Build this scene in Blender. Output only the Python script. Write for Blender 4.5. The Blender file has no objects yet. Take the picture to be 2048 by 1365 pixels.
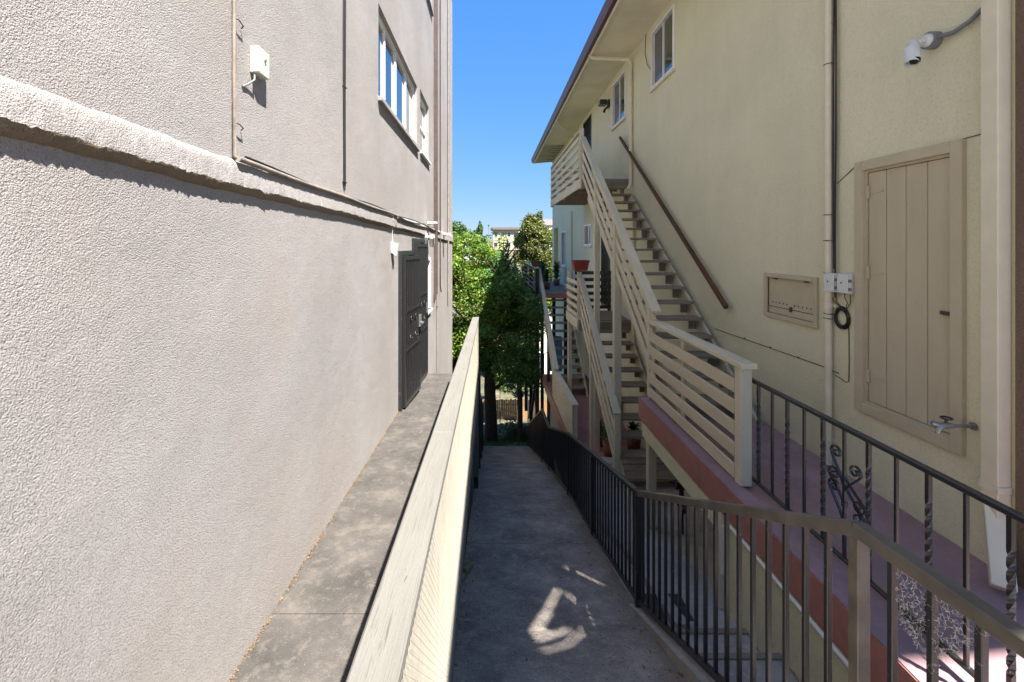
import bpy, math, random
import numpy as np
from mathutils import Vector, Matrix
random.seed(7); rng = np.random.default_rng(7)
S = bpy.context.scene; COL = S.collection
# ---------------------------------------------------------------- camera, sky, sun, exposure
cam_d = bpy.data.cameras.new('camera'); cam = bpy.data.objects.new('camera', cam_d); COL.objects.link(cam)
cam.location = (0, 0, 0); cam.rotation_euler = (math.radians(90), 0, 0)
cam_d.lens = 16.0; cam_d.sensor_width = 36; cam_d.shift_x = 43/2048; cam_d.shift_y = -189.5/2048
cam_d.clip_start = .05; cam_d.clip_end = 3000
S.camera = cam
TO_SUN = Vector((1, -1.4, 2.75)).normalized()
W = bpy.data.worlds.new('World'); S.world = W; W.use_nodes = True
nt = W.node_tree; bg = nt.nodes['Background']
sky = nt.nodes.new('ShaderNodeTexSky'); sky.sky_type = 'NISHITA'; sky.sun_disc = False
sky.sun_elevation = math.asin(TO_SUN.z); sky.sun_rotation = math.atan2(TO_SUN.x, TO_SUN.y)
sky.altitude = 50; sky.air_density = 1.0; sky.dust_density = .0; sky.ozone_density = 2
sp_ = nt.nodes.new('ShaderNodeSeparateColor'); cb_ = nt.nodes.new('ShaderNodeCombineColor')
nt.links.new(sky.outputs[0], sp_.inputs[0])
for i_, (p_, k_) in enumerate(((.80, .138), (.46, .362), (.08, 1.13))):   # deep saturated blue, pale towards the horizon
    pw = nt.nodes.new('ShaderNodeMath'); pw.operation = 'POWER'; pw.inputs[1].default_value = p_
    mu_ = nt.nodes.new('ShaderNodeMath'); mu_.operation = 'MULTIPLY'; mu_.inputs[1].default_value = k_
    nt.links.new(sp_.outputs[i_], pw.inputs[0]); nt.links.new(pw.outputs[0], mu_.inputs[0]); nt.links.new(mu_.outputs[0], cb_.inputs[i_])
nt.links.new(cb_.outputs[0], bg.inputs[0]); bg.inputs[1].default_value = .15
sd = bpy.data.lights.new('sun', 'SUN'); so = bpy.data.objects.new('sun', sd); COL.objects.link(so)
sd.energy = 3.8; sd.angle = math.radians(.53); sd.color = (1, .95, .88)
so.rotation_euler = (-TO_SUN).to_track_quat('-Z', 'Y').to_euler()
S.view_settings.view_transform = 'Standard'; S.view_settings.look = 'None'
S.view_settings.exposure = 2.42; S.view_settings.gamma = 1; S.view_settings.use_curve_mapping = False
S.cycles.caustics_reflective = False; S.cycles.caustics_refractive = False; S.cycles.max_bounces = 9; S.cycles.diffuse_bounces = 6; S.cycles.transparent_max_bounces = 8

# ---------------------------------------------------------------- materials
def lin(r, g, b): return tuple(((c/255)/12.92 if c/255 <= .04045 else ((c/255+.055)/1.055)**2.4) for c in (r, g, b)) + (1,)
class M:
    pass
def nodes(name):
    m = bpy.data.materials.new(name); m.use_nodes = True
    n = m.node_tree.nodes; return m, m.node_tree, n['Principled BSDF']
def coords(t, kind='pos', scale=(1, 1, 1), rnd=False):
    mp = t.nodes.new('ShaderNodeMapping'); mp.inputs['Scale'].default_value = scale
    if kind == 'pos':
        g = t.nodes.new('ShaderNodeNewGeometry'); t.links.new(g.outputs['Position'], mp.inputs[0])
    else:
        g = t.nodes.new('ShaderNodeTexCoord'); t.links.new(g.outputs['Object'], mp.inputs[0])
        if rnd:
            oi = t.nodes.new('ShaderNodeObjectInfo'); mu = t.nodes.new('ShaderNodeMath'); mu.operation = 'MULTIPLY'
            mu.inputs[1].default_value = 37; t.links.new(oi.outputs['Random'], mu.inputs[0]); t.links.new(mu.outputs[0], mp.inputs['Location'])
    return mp.outputs[0]
def noise(t, vec, scale, detail=4, rough=.55):
    n = t.nodes.new('ShaderNodeTexNoise'); n.inputs['Scale'].default_value = scale; n.inputs['Detail'].default_value = detail
    n.inputs['Roughness'].default_value = rough; t.links.new(vec, n.inputs['Vector']); return n.outputs['Fac']
def ramp(t, fac, stops):
    r = t.nodes.new('ShaderNodeValToRGB'); e = r.color_ramp.elements
    while len(e) < len(stops): e.new(.5)
    for i, (p, c) in enumerate(stops):
        e[i].position = p; e[i].color = c if isinstance(c, tuple) else (c, c, c, 1)
    t.links.new(fac, r.inputs[0]); return r.outputs[0]
def mix(t, fac, a, b, mode='MIX'):
    m = t.nodes.new('ShaderNodeMix'); m.data_type = 'RGBA'; m.blend_type = mode
    for s, v in ((0, fac), (6, a), (7, b)):
        if isinstance(v, (int, float)): m.inputs[s].default_value = v
        elif isinstance(v, tuple): m.inputs[s].default_value = v
        else: t.links.new(v, m.inputs[s])
    return m.outputs[2]
def bump(t, bs, h, dist, strength=1, prev=None):
    b = t.nodes.new('ShaderNodeBump'); b.inputs['Strength'].default_value = strength; b.inputs['Distance'].default_value = dist
    t.links.new(h, b.inputs['Height'])
    if prev is not None: t.links.new(prev, b.inputs['Normal'])
    t.links.new(b.outputs[0], bs.inputs['Normal']); return b.outputs[0]
def simple(name, col, rough=.6, metal=0, spec=.5, nscale=None, var=.15, bd=0, bscale=80, kind='obj'):
    m, t, b = nodes(name); b.inputs['Roughness'].default_value = rough; b.inputs['Metallic'].default_value = metal
    b.inputs['Specular IOR Level'].default_value = spec
    c = coords(t, kind, rnd=(kind == 'obj'))
    f = noise(t, c, nscale or 6, 5)
    d = tuple(x*(1-var) for x in col[:3])+(1,); l = tuple(min(1, x*(1+var)) for x in col[:3])+(1,)
    t.links.new(ramp(t, f, [(.3, d), (.7, l)]), b.inputs['Base Color'])
    if bd: bump(t, b, noise(t, c, bscale, 3), bd)
    return m
def stucco_m(name, base, dark, grime, d1, s1, d2, s2, stain=.3, pits=0.):
    m, t, b = nodes(name); b.inputs['Roughness'].default_value = .93; b.inputs['Specular IOR Level'].default_value = .15
    c = coords(t)
    big = ramp(t, noise(t, c, .9, 5), [(.35, dark), (.65, base)])
    st = coords(t, scale=(1, 1, .12)); streak = ramp(t, noise(t, st, 5, 5, .65), [(.5, 0.), (.78, stain)])
    c1 = mix(t, streak, big, grime)
    fine = noise(t, c, s1, 3, .6)
    c2 = mix(t, ramp(t, fine, [(.3, .35), (.5, 0.)]), c1, grime)
    v = t.nodes.new('ShaderNodeTexVoronoi'); v.feature = 'F1'; v.inputs['Scale'].default_value = s2; t.links.new(c, v.inputs['Vector'])
    v.inputs['Detail'].default_value = 1.5; v.inputs['Roughness'].default_value = .6
    if pits:
        c2 = mix(t, ramp(t, noise(t, c, 210, 1.5, .6), [(.36, pits), (.47, 0.)]), c2, grime)
        bl = noise(t, coords(t, scale=(1, .8, .5)), 1.7, 6, .65)
        c2 = mix(t, ramp(t, bl, [(.46, 0.), (.74, .42)]), c2, (.33, .275, .235, 1))
    t.links.new(c2, b.inputs['Base Color'])
    inv = t.nodes.new('ShaderNodeMath'); inv.operation = 'SUBTRACT'; inv.inputs[0].default_value = 1; t.links.new(v.outputs['Distance'], inv.inputs[1])
    n0 = bump(t, b, noise(t, c, 2.2, 3), .03, .6); n1 = bump(t, b, noise(t, c, 40, 4, .6), .003, .8, n0)
    n2 = bump(t, b, inv.outputs[0], d2, 1, n1)
    bump(t, b, fine, d1, 1, n2)
    return m
M.grey = stucco_m('grey_stucco', (.372, .352, .342, 1), (.315, .297, .287, 1), (.165, .148, .136, 1), .0022, 300, .0027, 170, .0, .6)
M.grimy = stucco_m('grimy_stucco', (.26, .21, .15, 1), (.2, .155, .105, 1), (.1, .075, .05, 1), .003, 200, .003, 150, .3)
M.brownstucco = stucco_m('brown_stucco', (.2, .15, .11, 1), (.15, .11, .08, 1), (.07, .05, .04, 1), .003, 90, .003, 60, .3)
M.cream = stucco_m('cream_stucco', (.72, .69, .50, 1), (.65, .625, .45, 1), (.40, .38, .27, 1), .0022, 90, .0016, 45, .12)
def wood_m(name, col, dark, worn, amount, rough=.75, grain=1.0):
    m, t, b = nodes(name); b.inputs['Roughness'].default_value = rough; b.inputs['Specular IOR Level'].default_value = .25
    g = coords(t, 'obj', (1.2, 30, 30), True); g2 = coords(t, 'obj', (.7, 2.5, 2.5), True)
    gf = noise(t, g, 3, 6, .7); lf = noise(t, g2, 2.5, 4)
    c1 = mix(t, ramp(t, lf, [(.3, 0.), (.7, 1.)]), dark, col)
    c2 = mix(t, ramp(t, gf, [(.60, 0.), (.70, amount)]), c1, worn)
    nn = coords(t, 'obj', (1.5, 8, 8), True)
    c3 = mix(t, ramp(t, noise(t, nn, 9, 2), [(.70, 0.), (.76, amount)]), c2, tuple(x*.5 for x in worn[:3])+(1,))
    t.links.new(c3, b.inputs['Base Color']); bump(t, b, gf, .003*grain)
    return m
M.paint = wood_m('painted_wood', (.63, .575, .43, 1), (.53, .48, .355, 1), (.28, .235, .165, 1), .5)
M.rail = wood_m('peeling_rail_wood', (.175, .168, .15, 1), (.145, .138, .12, 1), (.07, .06, .05, 1), .9, .8, 1.6)
M.slat = wood_m('tan_slat_wood', (.61, .53, .385, 1), (.51, .44, .32, 1), (.28, .225, .16, 1), .4)
M.tread = wood_m('weathered_tread_wood', (.30, .25, .19, 1), (.21, .175, .135, 1), (.10, .085, .07, 1), .7, .85)
M.brownrail = wood_m('brown_handrail_wood', (.12, .055, .03, 1), (.07, .032, .02, 1), (.2, .15, .1, 1), .3, .6)
M.trim = wood_m('taupe_trim_wood', (.52, .46, .325, 1), (.47, .415, .29, 1), (.28, .245, .175, 1), .25, .7)
M.darkwood = wood_m('dark_timber', (.075, .065, .055, 1), (.045, .04, .035, 1), (.12, .1, .08, 1), .4)
M.fencewood = wood_m('brown_fence_wood', (.36, .22, .11, 1), (.23, .14, .075, 1), (.1, .06, .035, 1), .6)
def concrete_m(name, a, b_, c_, s=3, bd=.003, spk=140, speck=.35):
    m, t, b = nodes(name); b.inputs['Roughness'].default_value = .9; b.inputs['Specular IOR Level'].default_value = .25
    c = coords(t)
    x = ramp(t, noise(t, c, s, 8, .68), [(.34, a), (.55, b_), (.72, c_)])
    y = mix(t, ramp(t, noise(t, c, s*4.5, 6, .7), [(.52, 0.), (.66, .6)]), x, c_)
    sp = noise(t, c, spk, 2)
    z = mix(t, ramp(t, sp, [(.62, 0.), (.72, speck)]), y, (.55, .52, .48, 1))
    z = mix(t, ramp(t, sp, [(.28, speck), (.38, 0.)]), z, (.03, .03, .03, 1))
    t.links.new(z, b.inputs['Base Color'])
    n1 = bump(t, b, noise(t, c, 6, 4), .02, .5); bump(t, b, sp, bd, 1, n1)
    return m
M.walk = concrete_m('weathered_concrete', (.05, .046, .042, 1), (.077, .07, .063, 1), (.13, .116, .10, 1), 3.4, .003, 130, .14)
M.asphalt = concrete_m('asphalt', (.19, .168, .15, 1), (.33, .288, .25, 1), (.50, .43, .36, 1), 2.3, .008, 62, .8)
def add_joint(m, ypos):
    t = m.node_tree; b = t.nodes['Principled BSDF']; src = b.inputs['Base Color'].links[0].from_socket
    g = t.nodes.new('ShaderNodeNewGeometry'); sx = t.nodes.new('ShaderNodeSeparateXYZ'); t.links.new(g.outputs['Position'], sx.inputs[0])
    wob = noise(t, g.outputs['Position'], 4, 4)
    for yp in ypos:
        a = t.nodes.new('ShaderNodeMath'); a.operation = 'MULTIPLY_ADD'; a.inputs[1].default_value = .12; t.links.new(wob, a.inputs[0]); t.links.new(sx.outputs[1], a.inputs[2])
        d = t.nodes.new('ShaderNodeMath'); d.operation = 'SUBTRACT'; t.links.new(a.outputs[0], d.inputs[0]); d.inputs[1].default_value = yp+.06
        ab = t.nodes.new('ShaderNodeMath'); ab.operation = 'ABSOLUTE'; t.links.new(d.outputs[0], ab.inputs[0])
        f = ramp(t, ab.outputs[0], [(.004, .45), (.012, 0.)]); src = mix(t, f, src, (.05, .045, .04, 1))
    ex = t.nodes.new('ShaderNodeMath'); ex.operation = 'MULTIPLY_ADD'; ex.inputs[1].default_value = .25; t.links.new(wob, ex.inputs[0]); t.links.new(sx.outputs[0], ex.inputs[2])
    f = ramp(t, ex.outputs[0], [(.98/1.0, 0.), (1.0, 0.)])
    mr = t.nodes.new('ShaderNodeMapRange'); mr.inputs[1].default_value = 1.0; mr.inputs[2].default_value = 1.22; mr.inputs[4].default_value = .55; t.links.new(ex.outputs[0], mr.inputs[0])
    src = mix(t, mr.outputs[0], src, (.16, .125, .09, 1))
    t.links.new(src, b.inputs['Base Color'])
add_joint(M.asphalt, (4.85,))
M.step = concrete_m('step_concrete', (.30, .275, .245, 1), (.40, .37, .335, 1), (.5, .465, .42, 1), 2.0, .003, 120, .3)
M.street = concrete_m('pale_street_concrete', (.42, .4, .37, 1), (.5, .475, .44, 1), (.56, .53, .49, 1), 1, .003, 90, .1)
M.darkstep = concrete_m('worn_grey_step', (.27, .25, .225, 1), (.38, .35, .315, 1), (.5, .465, .42, 1), 4, .003, 90, .3)
M.maroon = concrete_m('maroon_deck_paint', (.25, .165, .178, 1), (.31, .20, .215, 1), (.38, .26, .275, 1), 2, .001, 120, .06)
M.maroon.node_tree.nodes['Principled BSDF'].inputs['Roughness'].default_value = .38
M.maroonside = concrete_m('red_fascia_paint', (.30, .14, .12, 1), (.37, .165, .14, 1), (.42, .21, .185, 1), 2, .001, 120, .06)
M.maroonside.node_tree.nodes['Principled BSDF'].inputs['Roughness'].default_value = .5
def metal_black():
    m, t, b = nodes('black_painted_iron'); b.inputs['Roughness'].default_value = .42; b.inputs['Specular IOR Level'].default_value = .6; b.inputs['Coat Weight'].default_value = .2; b.inputs['Coat Roughness'].default_value = .25
    c = coords(t)
    f = noise(t, c, 55, 4, .6)
    k = ramp(t, f, [(.66, (.014, .014, .015, 1)), (.71, (.19, .17, .15, 1))])
    t.links.new(k, b.inputs['Base Color']); bump(t, b, f, .001)
    return m
M.black = metal_black()
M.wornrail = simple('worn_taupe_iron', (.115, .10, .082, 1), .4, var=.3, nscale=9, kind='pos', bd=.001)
M.white = simple('white_vinyl', (.78, .78, .75, 1), .35, var=.04)
M.box = simple('pale_green_plastic', (.50, .53, .44, 1), .45, var=.05)
M.boxw = simple('white_box_plastic', (.62, .64, .62, 1), .4, var=.04)
M.greypl = simple('grey_conduit_plastic', (.17, .18, .19, 1), .45, var=.1)
M.cable = simple('black_cable_rubber', (.012, .012, .013, 1), .5, var=.2)
M.pipe = simple('painted_pipe', (.66, .61, .46, 1), .6, var=.06, bd=.001)
M.conduit = simple('tan_painted_conduit', (.21, .175, .15, 1), .75, var=.25, nscale=14, bd=.002)
M.rust = simple('rusty_brown_pipe', (.065, .042, .036, 1), .7, var=.3, nscale=12)
M.gutter = simple('maroon_gutter_paint', (.085, .035, .035, 1), .45, var=.12)
M.soffit = simple('cream_soffit_board', (.68, .63, .46, 1), .8, var=.08, kind='pos', nscale=2)
M.fixture = simple('galvanised_metal', (.3, .3, .3, 1), .45, .7, var=.25, nscale=40)
M.terra = simple('terracotta', (.2, .085, .05, 1), .75, var=.15)
M.redpl = simple('red_brown_plastic', (.23, .03, .022, 1), .4, var=.1)
M.blue = simple('blue_plastic', (.05, .22, .45, 1), .5, var=.1)
M.lensm = simple('dark_lens', (.008, .008, .01, 1), .12, var=.1)
M.bark = simple('bark', (.05, .038, .028, 1), .95, var=.35, nscale=12, bd=.02, bscale=20)
M.whitewall = simple('white_plaster', (.62, .59, .53, 1), .9, var=.1, kind='pos', nscale=2)
M.farwall = simple('tan_house_wall', (.42, .35, .26, 1), .9, var=.1, kind='pos', nscale=1)
M.roofm = simple('grey_roofing', (.14, .125, .115, 1), .9, var=.2, kind='pos', nscale=3)
M.web = simple('dusty_cobweb_silk', (.8, .76, .68, 1), .8, var=.1)
M.litter = simple('dry_leaf_litter', (.16, .105, .06, 1), .9, var=.5, kind='pos', nscale=30)
M.wire = simple('cream_wire_mesh', (.26, .24, .195, 1), .6, var=.1, kind='pos')
M.darkwire = simple('dark_wire_mesh', (.03, .028, .026, 1), .6, var=.1, kind='pos')
def ground_m():
    m, t, b = nodes('yard_ground'); b.inputs['Roughness'].default_value = .97
    c = coords(t)
    x = ramp(t, noise(t, c, .8, 8, .7), [(.35, (.045, .055, .022, 1)), (.5, (.10, .09, .05, 1)), (.7, (.2, .16, .11, 1))])
    t.links.new(x, b.inputs['Base Color']); bump(t, b, noise(t, c, 9, 6), .06)
    return m
M.ground = ground_m()
def glass_m(name, col, rough=.03):
    m, t, b = nodes(name); b.inputs['Base Color'].default_value = col; b.inputs['Roughness'].default_value = rough
    b.inputs['Specular IOR Level'].default_value = 1.0; b.inputs['Coat Weight'].default_value = .6; b.inputs['Coat Roughness'].default_value = .02
    n = noise(t, coords(t), 1.5, 2); bump(t, b, n, .01, .25)
    return m
M.glass = glass_m('window_glass', (.02, .03, .04, 1))
M.glassdark = glass_m('screened_window_glass', (.035, .028, .028, 1), .35)
def leaf_m(name, dark, light, tip, trans=.35):
    m, t, b = nodes(name)
    g = t.nodes.new('ShaderNodeNewGeometry')
    c = ramp(t, g.outputs['Random Per Island'], [(0, dark), (.6, light), (1, tip)])
    patch = ramp(t, noise(t, coords(t), 1.6, 3), [(.35, .6), (.65, 1.)])
    c = mix(t, 1.0, c, patch, 'MULTIPLY')
    t.links.new(c, b.inputs['Base Color']); b.inputs['Roughness'].default_value = .5; b.inputs['Specular IOR Level'].default_value = .4
    tr = t.nodes.new('ShaderNodeBsdfTranslucent'); t.links.new(c, tr.inputs[0])
    ms = t.nodes.new('ShaderNodeMixShader'); ms.inputs[0].default_value = trans
    t.links.new(b.outputs[0], ms.inputs[1]); t.links.new(tr.outputs[0], ms.inputs[2])
    t.links.new(ms.outputs[0], t.nodes['Material Output'].inputs[0]); return m
M.leaf = leaf_m('bright_green_leaf', (.09, .19, .025, 1), (.20, .36, .045, 1), (.42, .45, .07, 1), .45)
M.leafdk = leaf_m('dark_green_leaf', (.045, .10, .04, 1), (.10, .19, .06, 1), (.18, .25, .08, 1), .3)
M.leafshade = leaf_m('cool_green_leaf', (.10, .24, .07, 1), (.20, .38, .12, 1), (.30, .46, .16, 1), .5)
M.leafolive = leaf_m('olive_leaf', (.06, .09, .018, 1), (.15, .18, .035, 1), (.27, .25, .06, 1), .25)
M.leafvar = leaf_m('variegated_leaf', (.05, .1, .03, 1), (.2, .24, .12, 1), (.45, .42, .33, 1), .25)

# ---------------------------------------------------------------- mesh helpers
def tag(o, label=None, cat=None, group=None, kind=None):
    if label: o['label'] = label
    if cat: o['category'] = cat
    if group: o['group'] = group
    if kind: o['kind'] = kind
    return o
def thing(name, loc, label, cat, group=None):
    o = bpy.data.objects.new(name, None); COL.objects.link(o); o.location = loc; o.empty_display_size = .1
    return tag(o, label, cat, group)
def wloc(o):
    v = Vector((0, 0, 0))
    while o is not None: v += o.location; o = o.parent
    return v
class MB:
    def __init__(s): s.v = []; s.f = []; s.sm = []
    def add(s, vs, fs, smooth=False):
        n = len(s.v); s.v += [tuple(v) for v in vs]; s.f += [tuple(i+n for i in f) for f in fs]; s.sm += [smooth]*len(fs); return s
    def box(s, x0, x1, y0, y1, z0, z1):
        return s.add([(x, y, z) for x in (x0, x1) for y in (y0, y1) for z in (z0, z1)],
            [(0, 1, 3, 2), (4, 6, 7, 5), (0, 4, 5, 1), (2, 3, 7, 6), (0, 2, 6, 4), (1, 5, 7, 3)])
    def cbox(s, x0, x1, y0, y1, z0, z1, c=.004):   # chamfered on all edges that face sideways
        def ring(x, ins):
            a, b, p, q = y0+ins, y1-ins, z0+ins, z1-ins
            return [(x, a+c, p), (x, b-c, p), (x, b, p+c), (x, b, q-c), (x, b-c, q), (x, a+c, q), (x, a, q-c), (x, a, p+c)]
        vs = ring(x0, c*.7)+ring(x0+c, 0)+ring(x1-c, 0)+ring(x1, c*.7)
        fs = [tuple(range(7, -1, -1)), tuple(range(24, 32))]
        for k in range(3):
            for i in range(8): j = (i+1) % 8; fs.append((k*8+i, k*8+j, k*8+8+j, k*8+8+i))
        return s.add(vs, fs)
    def tube(s, pts, r, n=8, cap=True):
        pts = [Vector(p) for p in pts]; rr = r if isinstance(r, (list, tuple)) else [r]*len(pts)
        vs = []; t0 = None; nrm = None
        for i, p in enumerate(pts):
            t = (pts[min(i+1, len(pts)-1)]-pts[max(i-1, 0)]).normalized()
            if nrm is None:
                a = Vector((0, 0, 1)) if abs(t.z) < .9 else Vector((1, 0, 0)); nrm = t.cross(a).normalized()
            else: nrm = (nrm - t*nrm.dot(t)).normalized()
            b = t.cross(nrm)
            for k in range(n):
                a = 2*math.pi*k/n; vs.append(p+(nrm*math.cos(a)+b*math.sin(a))*rr[i])
        fs = []
        for i in range(len(pts)-1):
            for k in range(n): j = (k+1) % n; fs.append((i*n+k, i*n+j, (i+1)*n+j, (i+1)*n+k))
        s.add(vs, fs, True)
        if cap:
            s.add(vs[:n], [tuple(range(n-1, -1, -1))]); s.add(vs[-n:], [tuple(range(n))])
        return s
    def prism(s, poly, x0, x1):                     # poly of (y,z) extruded along x
        n = len(poly); vs = [(x0, y, z) for y, z in poly]+[(x1, y, z) for y, z in poly]
        return s.add(vs, [tuple(range(n)), tuple(range(2*n-1, n-1, -1))]+[(i, i+n, (i+1) % n+n, (i+1) % n) for i in range(n)])
    def lathe(s, prof, cx, cy, n=20):
        vs = [(cx+r*math.cos(2*math.pi*k/n), cy+r*math.sin(2*math.pi*k/n), z) for r, z in prof for k in range(n)]
        fs = [(i*n+k, i*n+(k+1) % n, (i+1)*n+(k+1) % n, (i+1)*n+k) for i in range(len(prof)-1) for k in range(n)]
        return s.add(vs, fs, True)
    def mesh(s, name, off=Vector((0, 0, 0))):
        me = bpy.data.meshes.new(name); me.from_pydata([tuple(Vector(v)-off) for v in s.v], [], s.f)
        me.polygons.foreach_set('use_smooth', s.sm); me.update(); return me
    def build(s, name, mat, parent=None, label=None, at=None, fix=True):
        off = wloc(parent) if parent else Vector((0, 0, 0))
        loc = Vector(at) if at is not None else (off if parent else Vector((0, 0, 0)))
        me = s.mesh(name, loc); me.materials.append(mat)
        if fix:
            import bmesh
            bm = bmesh.new(); bm.from_mesh(me); bmesh.ops.recalc_face_normals(bm, faces=bm.faces); bm.to_mesh(me); bm.free()
        o = bpy.data.objects.new(name, me); COL.objects.link(o); o.location = loc-off
        if parent: o.parent = parent
        if label: o['label'] = label
        return o
_cache = {}
def beam(name, p0, p1, w, h, mat, parent, label=None, c=.004, up=None):
    """board from p0 to p1 (its centre line); w = width across, h = depth along up"""
    p0, p1 = Vector(p0), Vector(p1); L = (p1-p0).length; x = (p1-p0).normalized()
    u = Vector(up) if up else (Vector((0, 0, 1)) if abs(x.z) < .97 else Vector((0, 1, 0)))
    y = u.cross(x).normalized(); z = x.cross(y)
    key = (name, round(L, 3), round(w, 4), round(h, 4), mat.name)
    if key not in _cache:
        b = MB().cbox(-L/2, L/2, -w/2, w/2, -h/2, h/2, min(c, w*.3, h*.3)); me = b.mesh(name); me.materials.append(mat); _cache[key] = me
    o = bpy.data.objects.new(name, _cache[key]); COL.objects.link(o)
    R = Matrix((x, y, z)).transposed().to_4x4()
    o.rotation_mode = 'QUATERNION'; o.rotation_quaternion = R.to_quaternion()
    o.location = (p0+p1)/2-(wloc(parent) if parent else Vector((0, 0, 0)))
    if parent: o.parent = parent
    if label: o['label'] = label
    return o
def piece(name, me, loc, parent, rotz=0):
    o = bpy.data.objects.new(name, me); COL.objects.link(o); o.location = Vector(loc)-(wloc(parent) if parent else Vector((0, 0, 0))); o.rotation_euler = (0, 0, rotz)
    if parent: o.parent = parent
    return o
def wall_x(X, face, y0, y1, z0, z1, holes, depth):
    """wall surface on plane X with rectangular holes (ya,yb,za,zb) and their reveals going `depth` behind; face=+1 looks to +X"""
    ys = sorted({y0, y1}|{h[0] for h in holes}|{h[1] for h in holes}); zs = sorted({z0, z1}|{h[2] for h in holes}|{h[3] for h in holes})
    b = MB()
    for i in range(len(ys)-1):
        for j in range(len(zs)-1):
            cy, cz = (ys[i]+ys[i+1])/2, (zs[j]+zs[j+1])/2
            if any(h[0] < cy < h[1] and h[2] < cz < h[3] for h in holes): continue
            b.add([(X, ys[i], zs[j]), (X, ys[i+1], zs[j]), (X, ys[i+1], zs[j+1]), (X, ys[i], zs[j+1])], [(0, 1, 2, 3)] if face > 0 else [(3, 2, 1, 0)])
    Xb = X-face*depth
    for (a, c, p, q) in holes:
        b.add([(X, a, p), (X, c, p), (X, c, q), (X, a, q), (Xb, a, p), (Xb, c, p), (Xb, c, q), (Xb, a, q)],
              [(0, 4, 5, 1), (1, 5, 6, 2), (2, 6, 7, 3), (3, 7, 4, 0)])
    return b
def interp(x, pts):
    xs, zs = zip(*pts); return float(np.interp(x, xs, zs))
PROF = [(-30, -1.95), (1.3, -1.95), (3.54, -2.83), (5.28, -3.28), (6.68, -3.66), (8.9, -4.37), (13.9, -6.12), (18, -7.5), (24, -10), (33, -13.2), (48, -13.5), (75, -8), (120, -1), (400, 4), (1500, 8)]
def zp(y): return interp(y, PROF)

# ---------------------------------------------------------------- setting: ground, path
xs = [-600, -200, -60, -20, -8, -4, -1.2, -.35, 0, .5, 1.2, 1.7, 3, 6, 12, 30, 80, 250, 600]
ys = [-30, -5, 0, 1.3] + [1.3+.4*k for k in range(1, 32)] + [14.5, 16, 18, 21, 25, 30, 40, 60, 90, 120, 200, 400, 1500]
g = MB(); n = len(xs)
g.add([(x, y, zp(y)-.03-(.75 if -1.25 < x < 6.1 and y < 14 else 0)+(0 if abs(x) < 3 or y < 15 else .12*math.sin(x*1.3+y))) for y in ys for x in xs],
      [(j*n+i, j*n+i+1, (j+1)*n+i+1, (j+1)*n+i) for j in range(len(ys)-1) for i in range(n-1)], True)
tag(g.build('ground', M.ground), kind='structure')
tag(MB().box(-14, 16, -40, -3.05, -2.6, -1.93).build('street', M.street), kind='structure')
p = MB(); pys = [-6, 0, 1.3]+[1.3+.25*k for k in range(1, 52)]; pxs = np.linspace(0, 1, 9)
def pedge(y): return (-.34, interp(y, [(0, 1.14), (9, 1.14), (12, 1.2), (14.3, 1.25)]))
vv = []
for y in pys:
    a, b_ = pedge(y)
    for t in pxs: vv.append((a+(b_-a)*t, y, zp(y)+.006*math.sin(5*y+t*4)-.02*(1-(2*t-1)**2)+.012))
p.add(vv, [(j*9+i, j*9+i+1, (j+1)*9+i+1, (j+1)*9+i) for j in range(len(pys)-1) for i in range(8)], True)
tag(p.build('path', M.asphalt), kind='structure')
# upper walkway beside the left wall
WZ = lambda y: -1.84-.042*y
b = MB(); wy = [-4, 0, 2.4, 4.9, 7.75]
for a, c in zip(wy[:-1], wy[1:]):
    a2 = a+.006
    b.prism([(a2, WZ(a2)), (c, WZ(c)), (c, -9), (a2, -9)], -1.155, -.255)
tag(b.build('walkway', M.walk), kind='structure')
b = MB(); b.prism([(-4, -1.72), (7.7, -2.2), (7.7, -9), (-4, -9)], -.335, -.257)
tag(b.build('retaining_wall', M.darkwood and M.step), kind='structure')
# steps down from the walkway end beside the left building
for k in range(6):
    y = 7.76+.3*k; z = WZ(7.75)-.19*(k+1)
    b = MB().box(-1.15, -.3, y, y+.3, z-3, z); tag(b.build('step', M.step), kind='structure')
# strip of steps and sloping concrete between the iron fence and the porch wall
edges = [1.3, 1.72, 2.14, 2.56, 2.98, 3.4]
for k in range(5):
    z = -1.95-.19*(k+1)
    b = MB().cbox(1.205, 1.925, edges[k], edges[k+1]+.03, z-.17, z, .012); tag(b.build('step', M.darkstep), kind='structure')
    tag(MB().cbox(1.205, 1.925, edges[k+1]+.0, edges[k+1]+.045, z+.002, z+.012, .003).build('step_nosing', M.tread), kind='structure')
b = MB(); sp = [(3.43, -2.93), (4.6, -3.22), (5.8, -3.6), (6.6, -3.75), (8.2, -3.8), (8.2, -5), (3.43, -5)]
b.prism(sp, 1.15, 3.04); tag(b.build('pavement', M.step), kind='structure')
b = MB(); b.add([(1.42+.02*math.sin(3*y), y, interp(y, sp[:5])) for y in np.linspace(3.45, 7, 12)]+[(1.54+.02*math.sin(3*y), y, interp(y, sp[:5])) for y in np.linspace(3.45, 7, 12)]
      + [(1.43+.02*math.sin(3*y), y, interp(y, sp[:5])+.07) for y in np.linspace(3.45, 7, 12)]+[(1.53+.02*math.sin(3*y), y, interp(y, sp[:5])+.07) for y in np.linspace(3.45, 7, 12)],
      sum([[(i, i+1, i+25, i+24), (i+12, i+13, i+37, i+36), (i+24, i+25, i+37, i+36)] for i in range(11)], [])+[(0, 12, 36, 24)])
tag(b.build('kerb', M.step), kind='structure')
b = MB(); cp = [(.2, -1.79), (1.35, -1.80), (3.62, -2.84), (3.62, -3.3), (.2, -2.6)]
b.prism(cp, 1.10, 1.2); tag(b.build('kerb', M.step), kind='structure')
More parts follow.
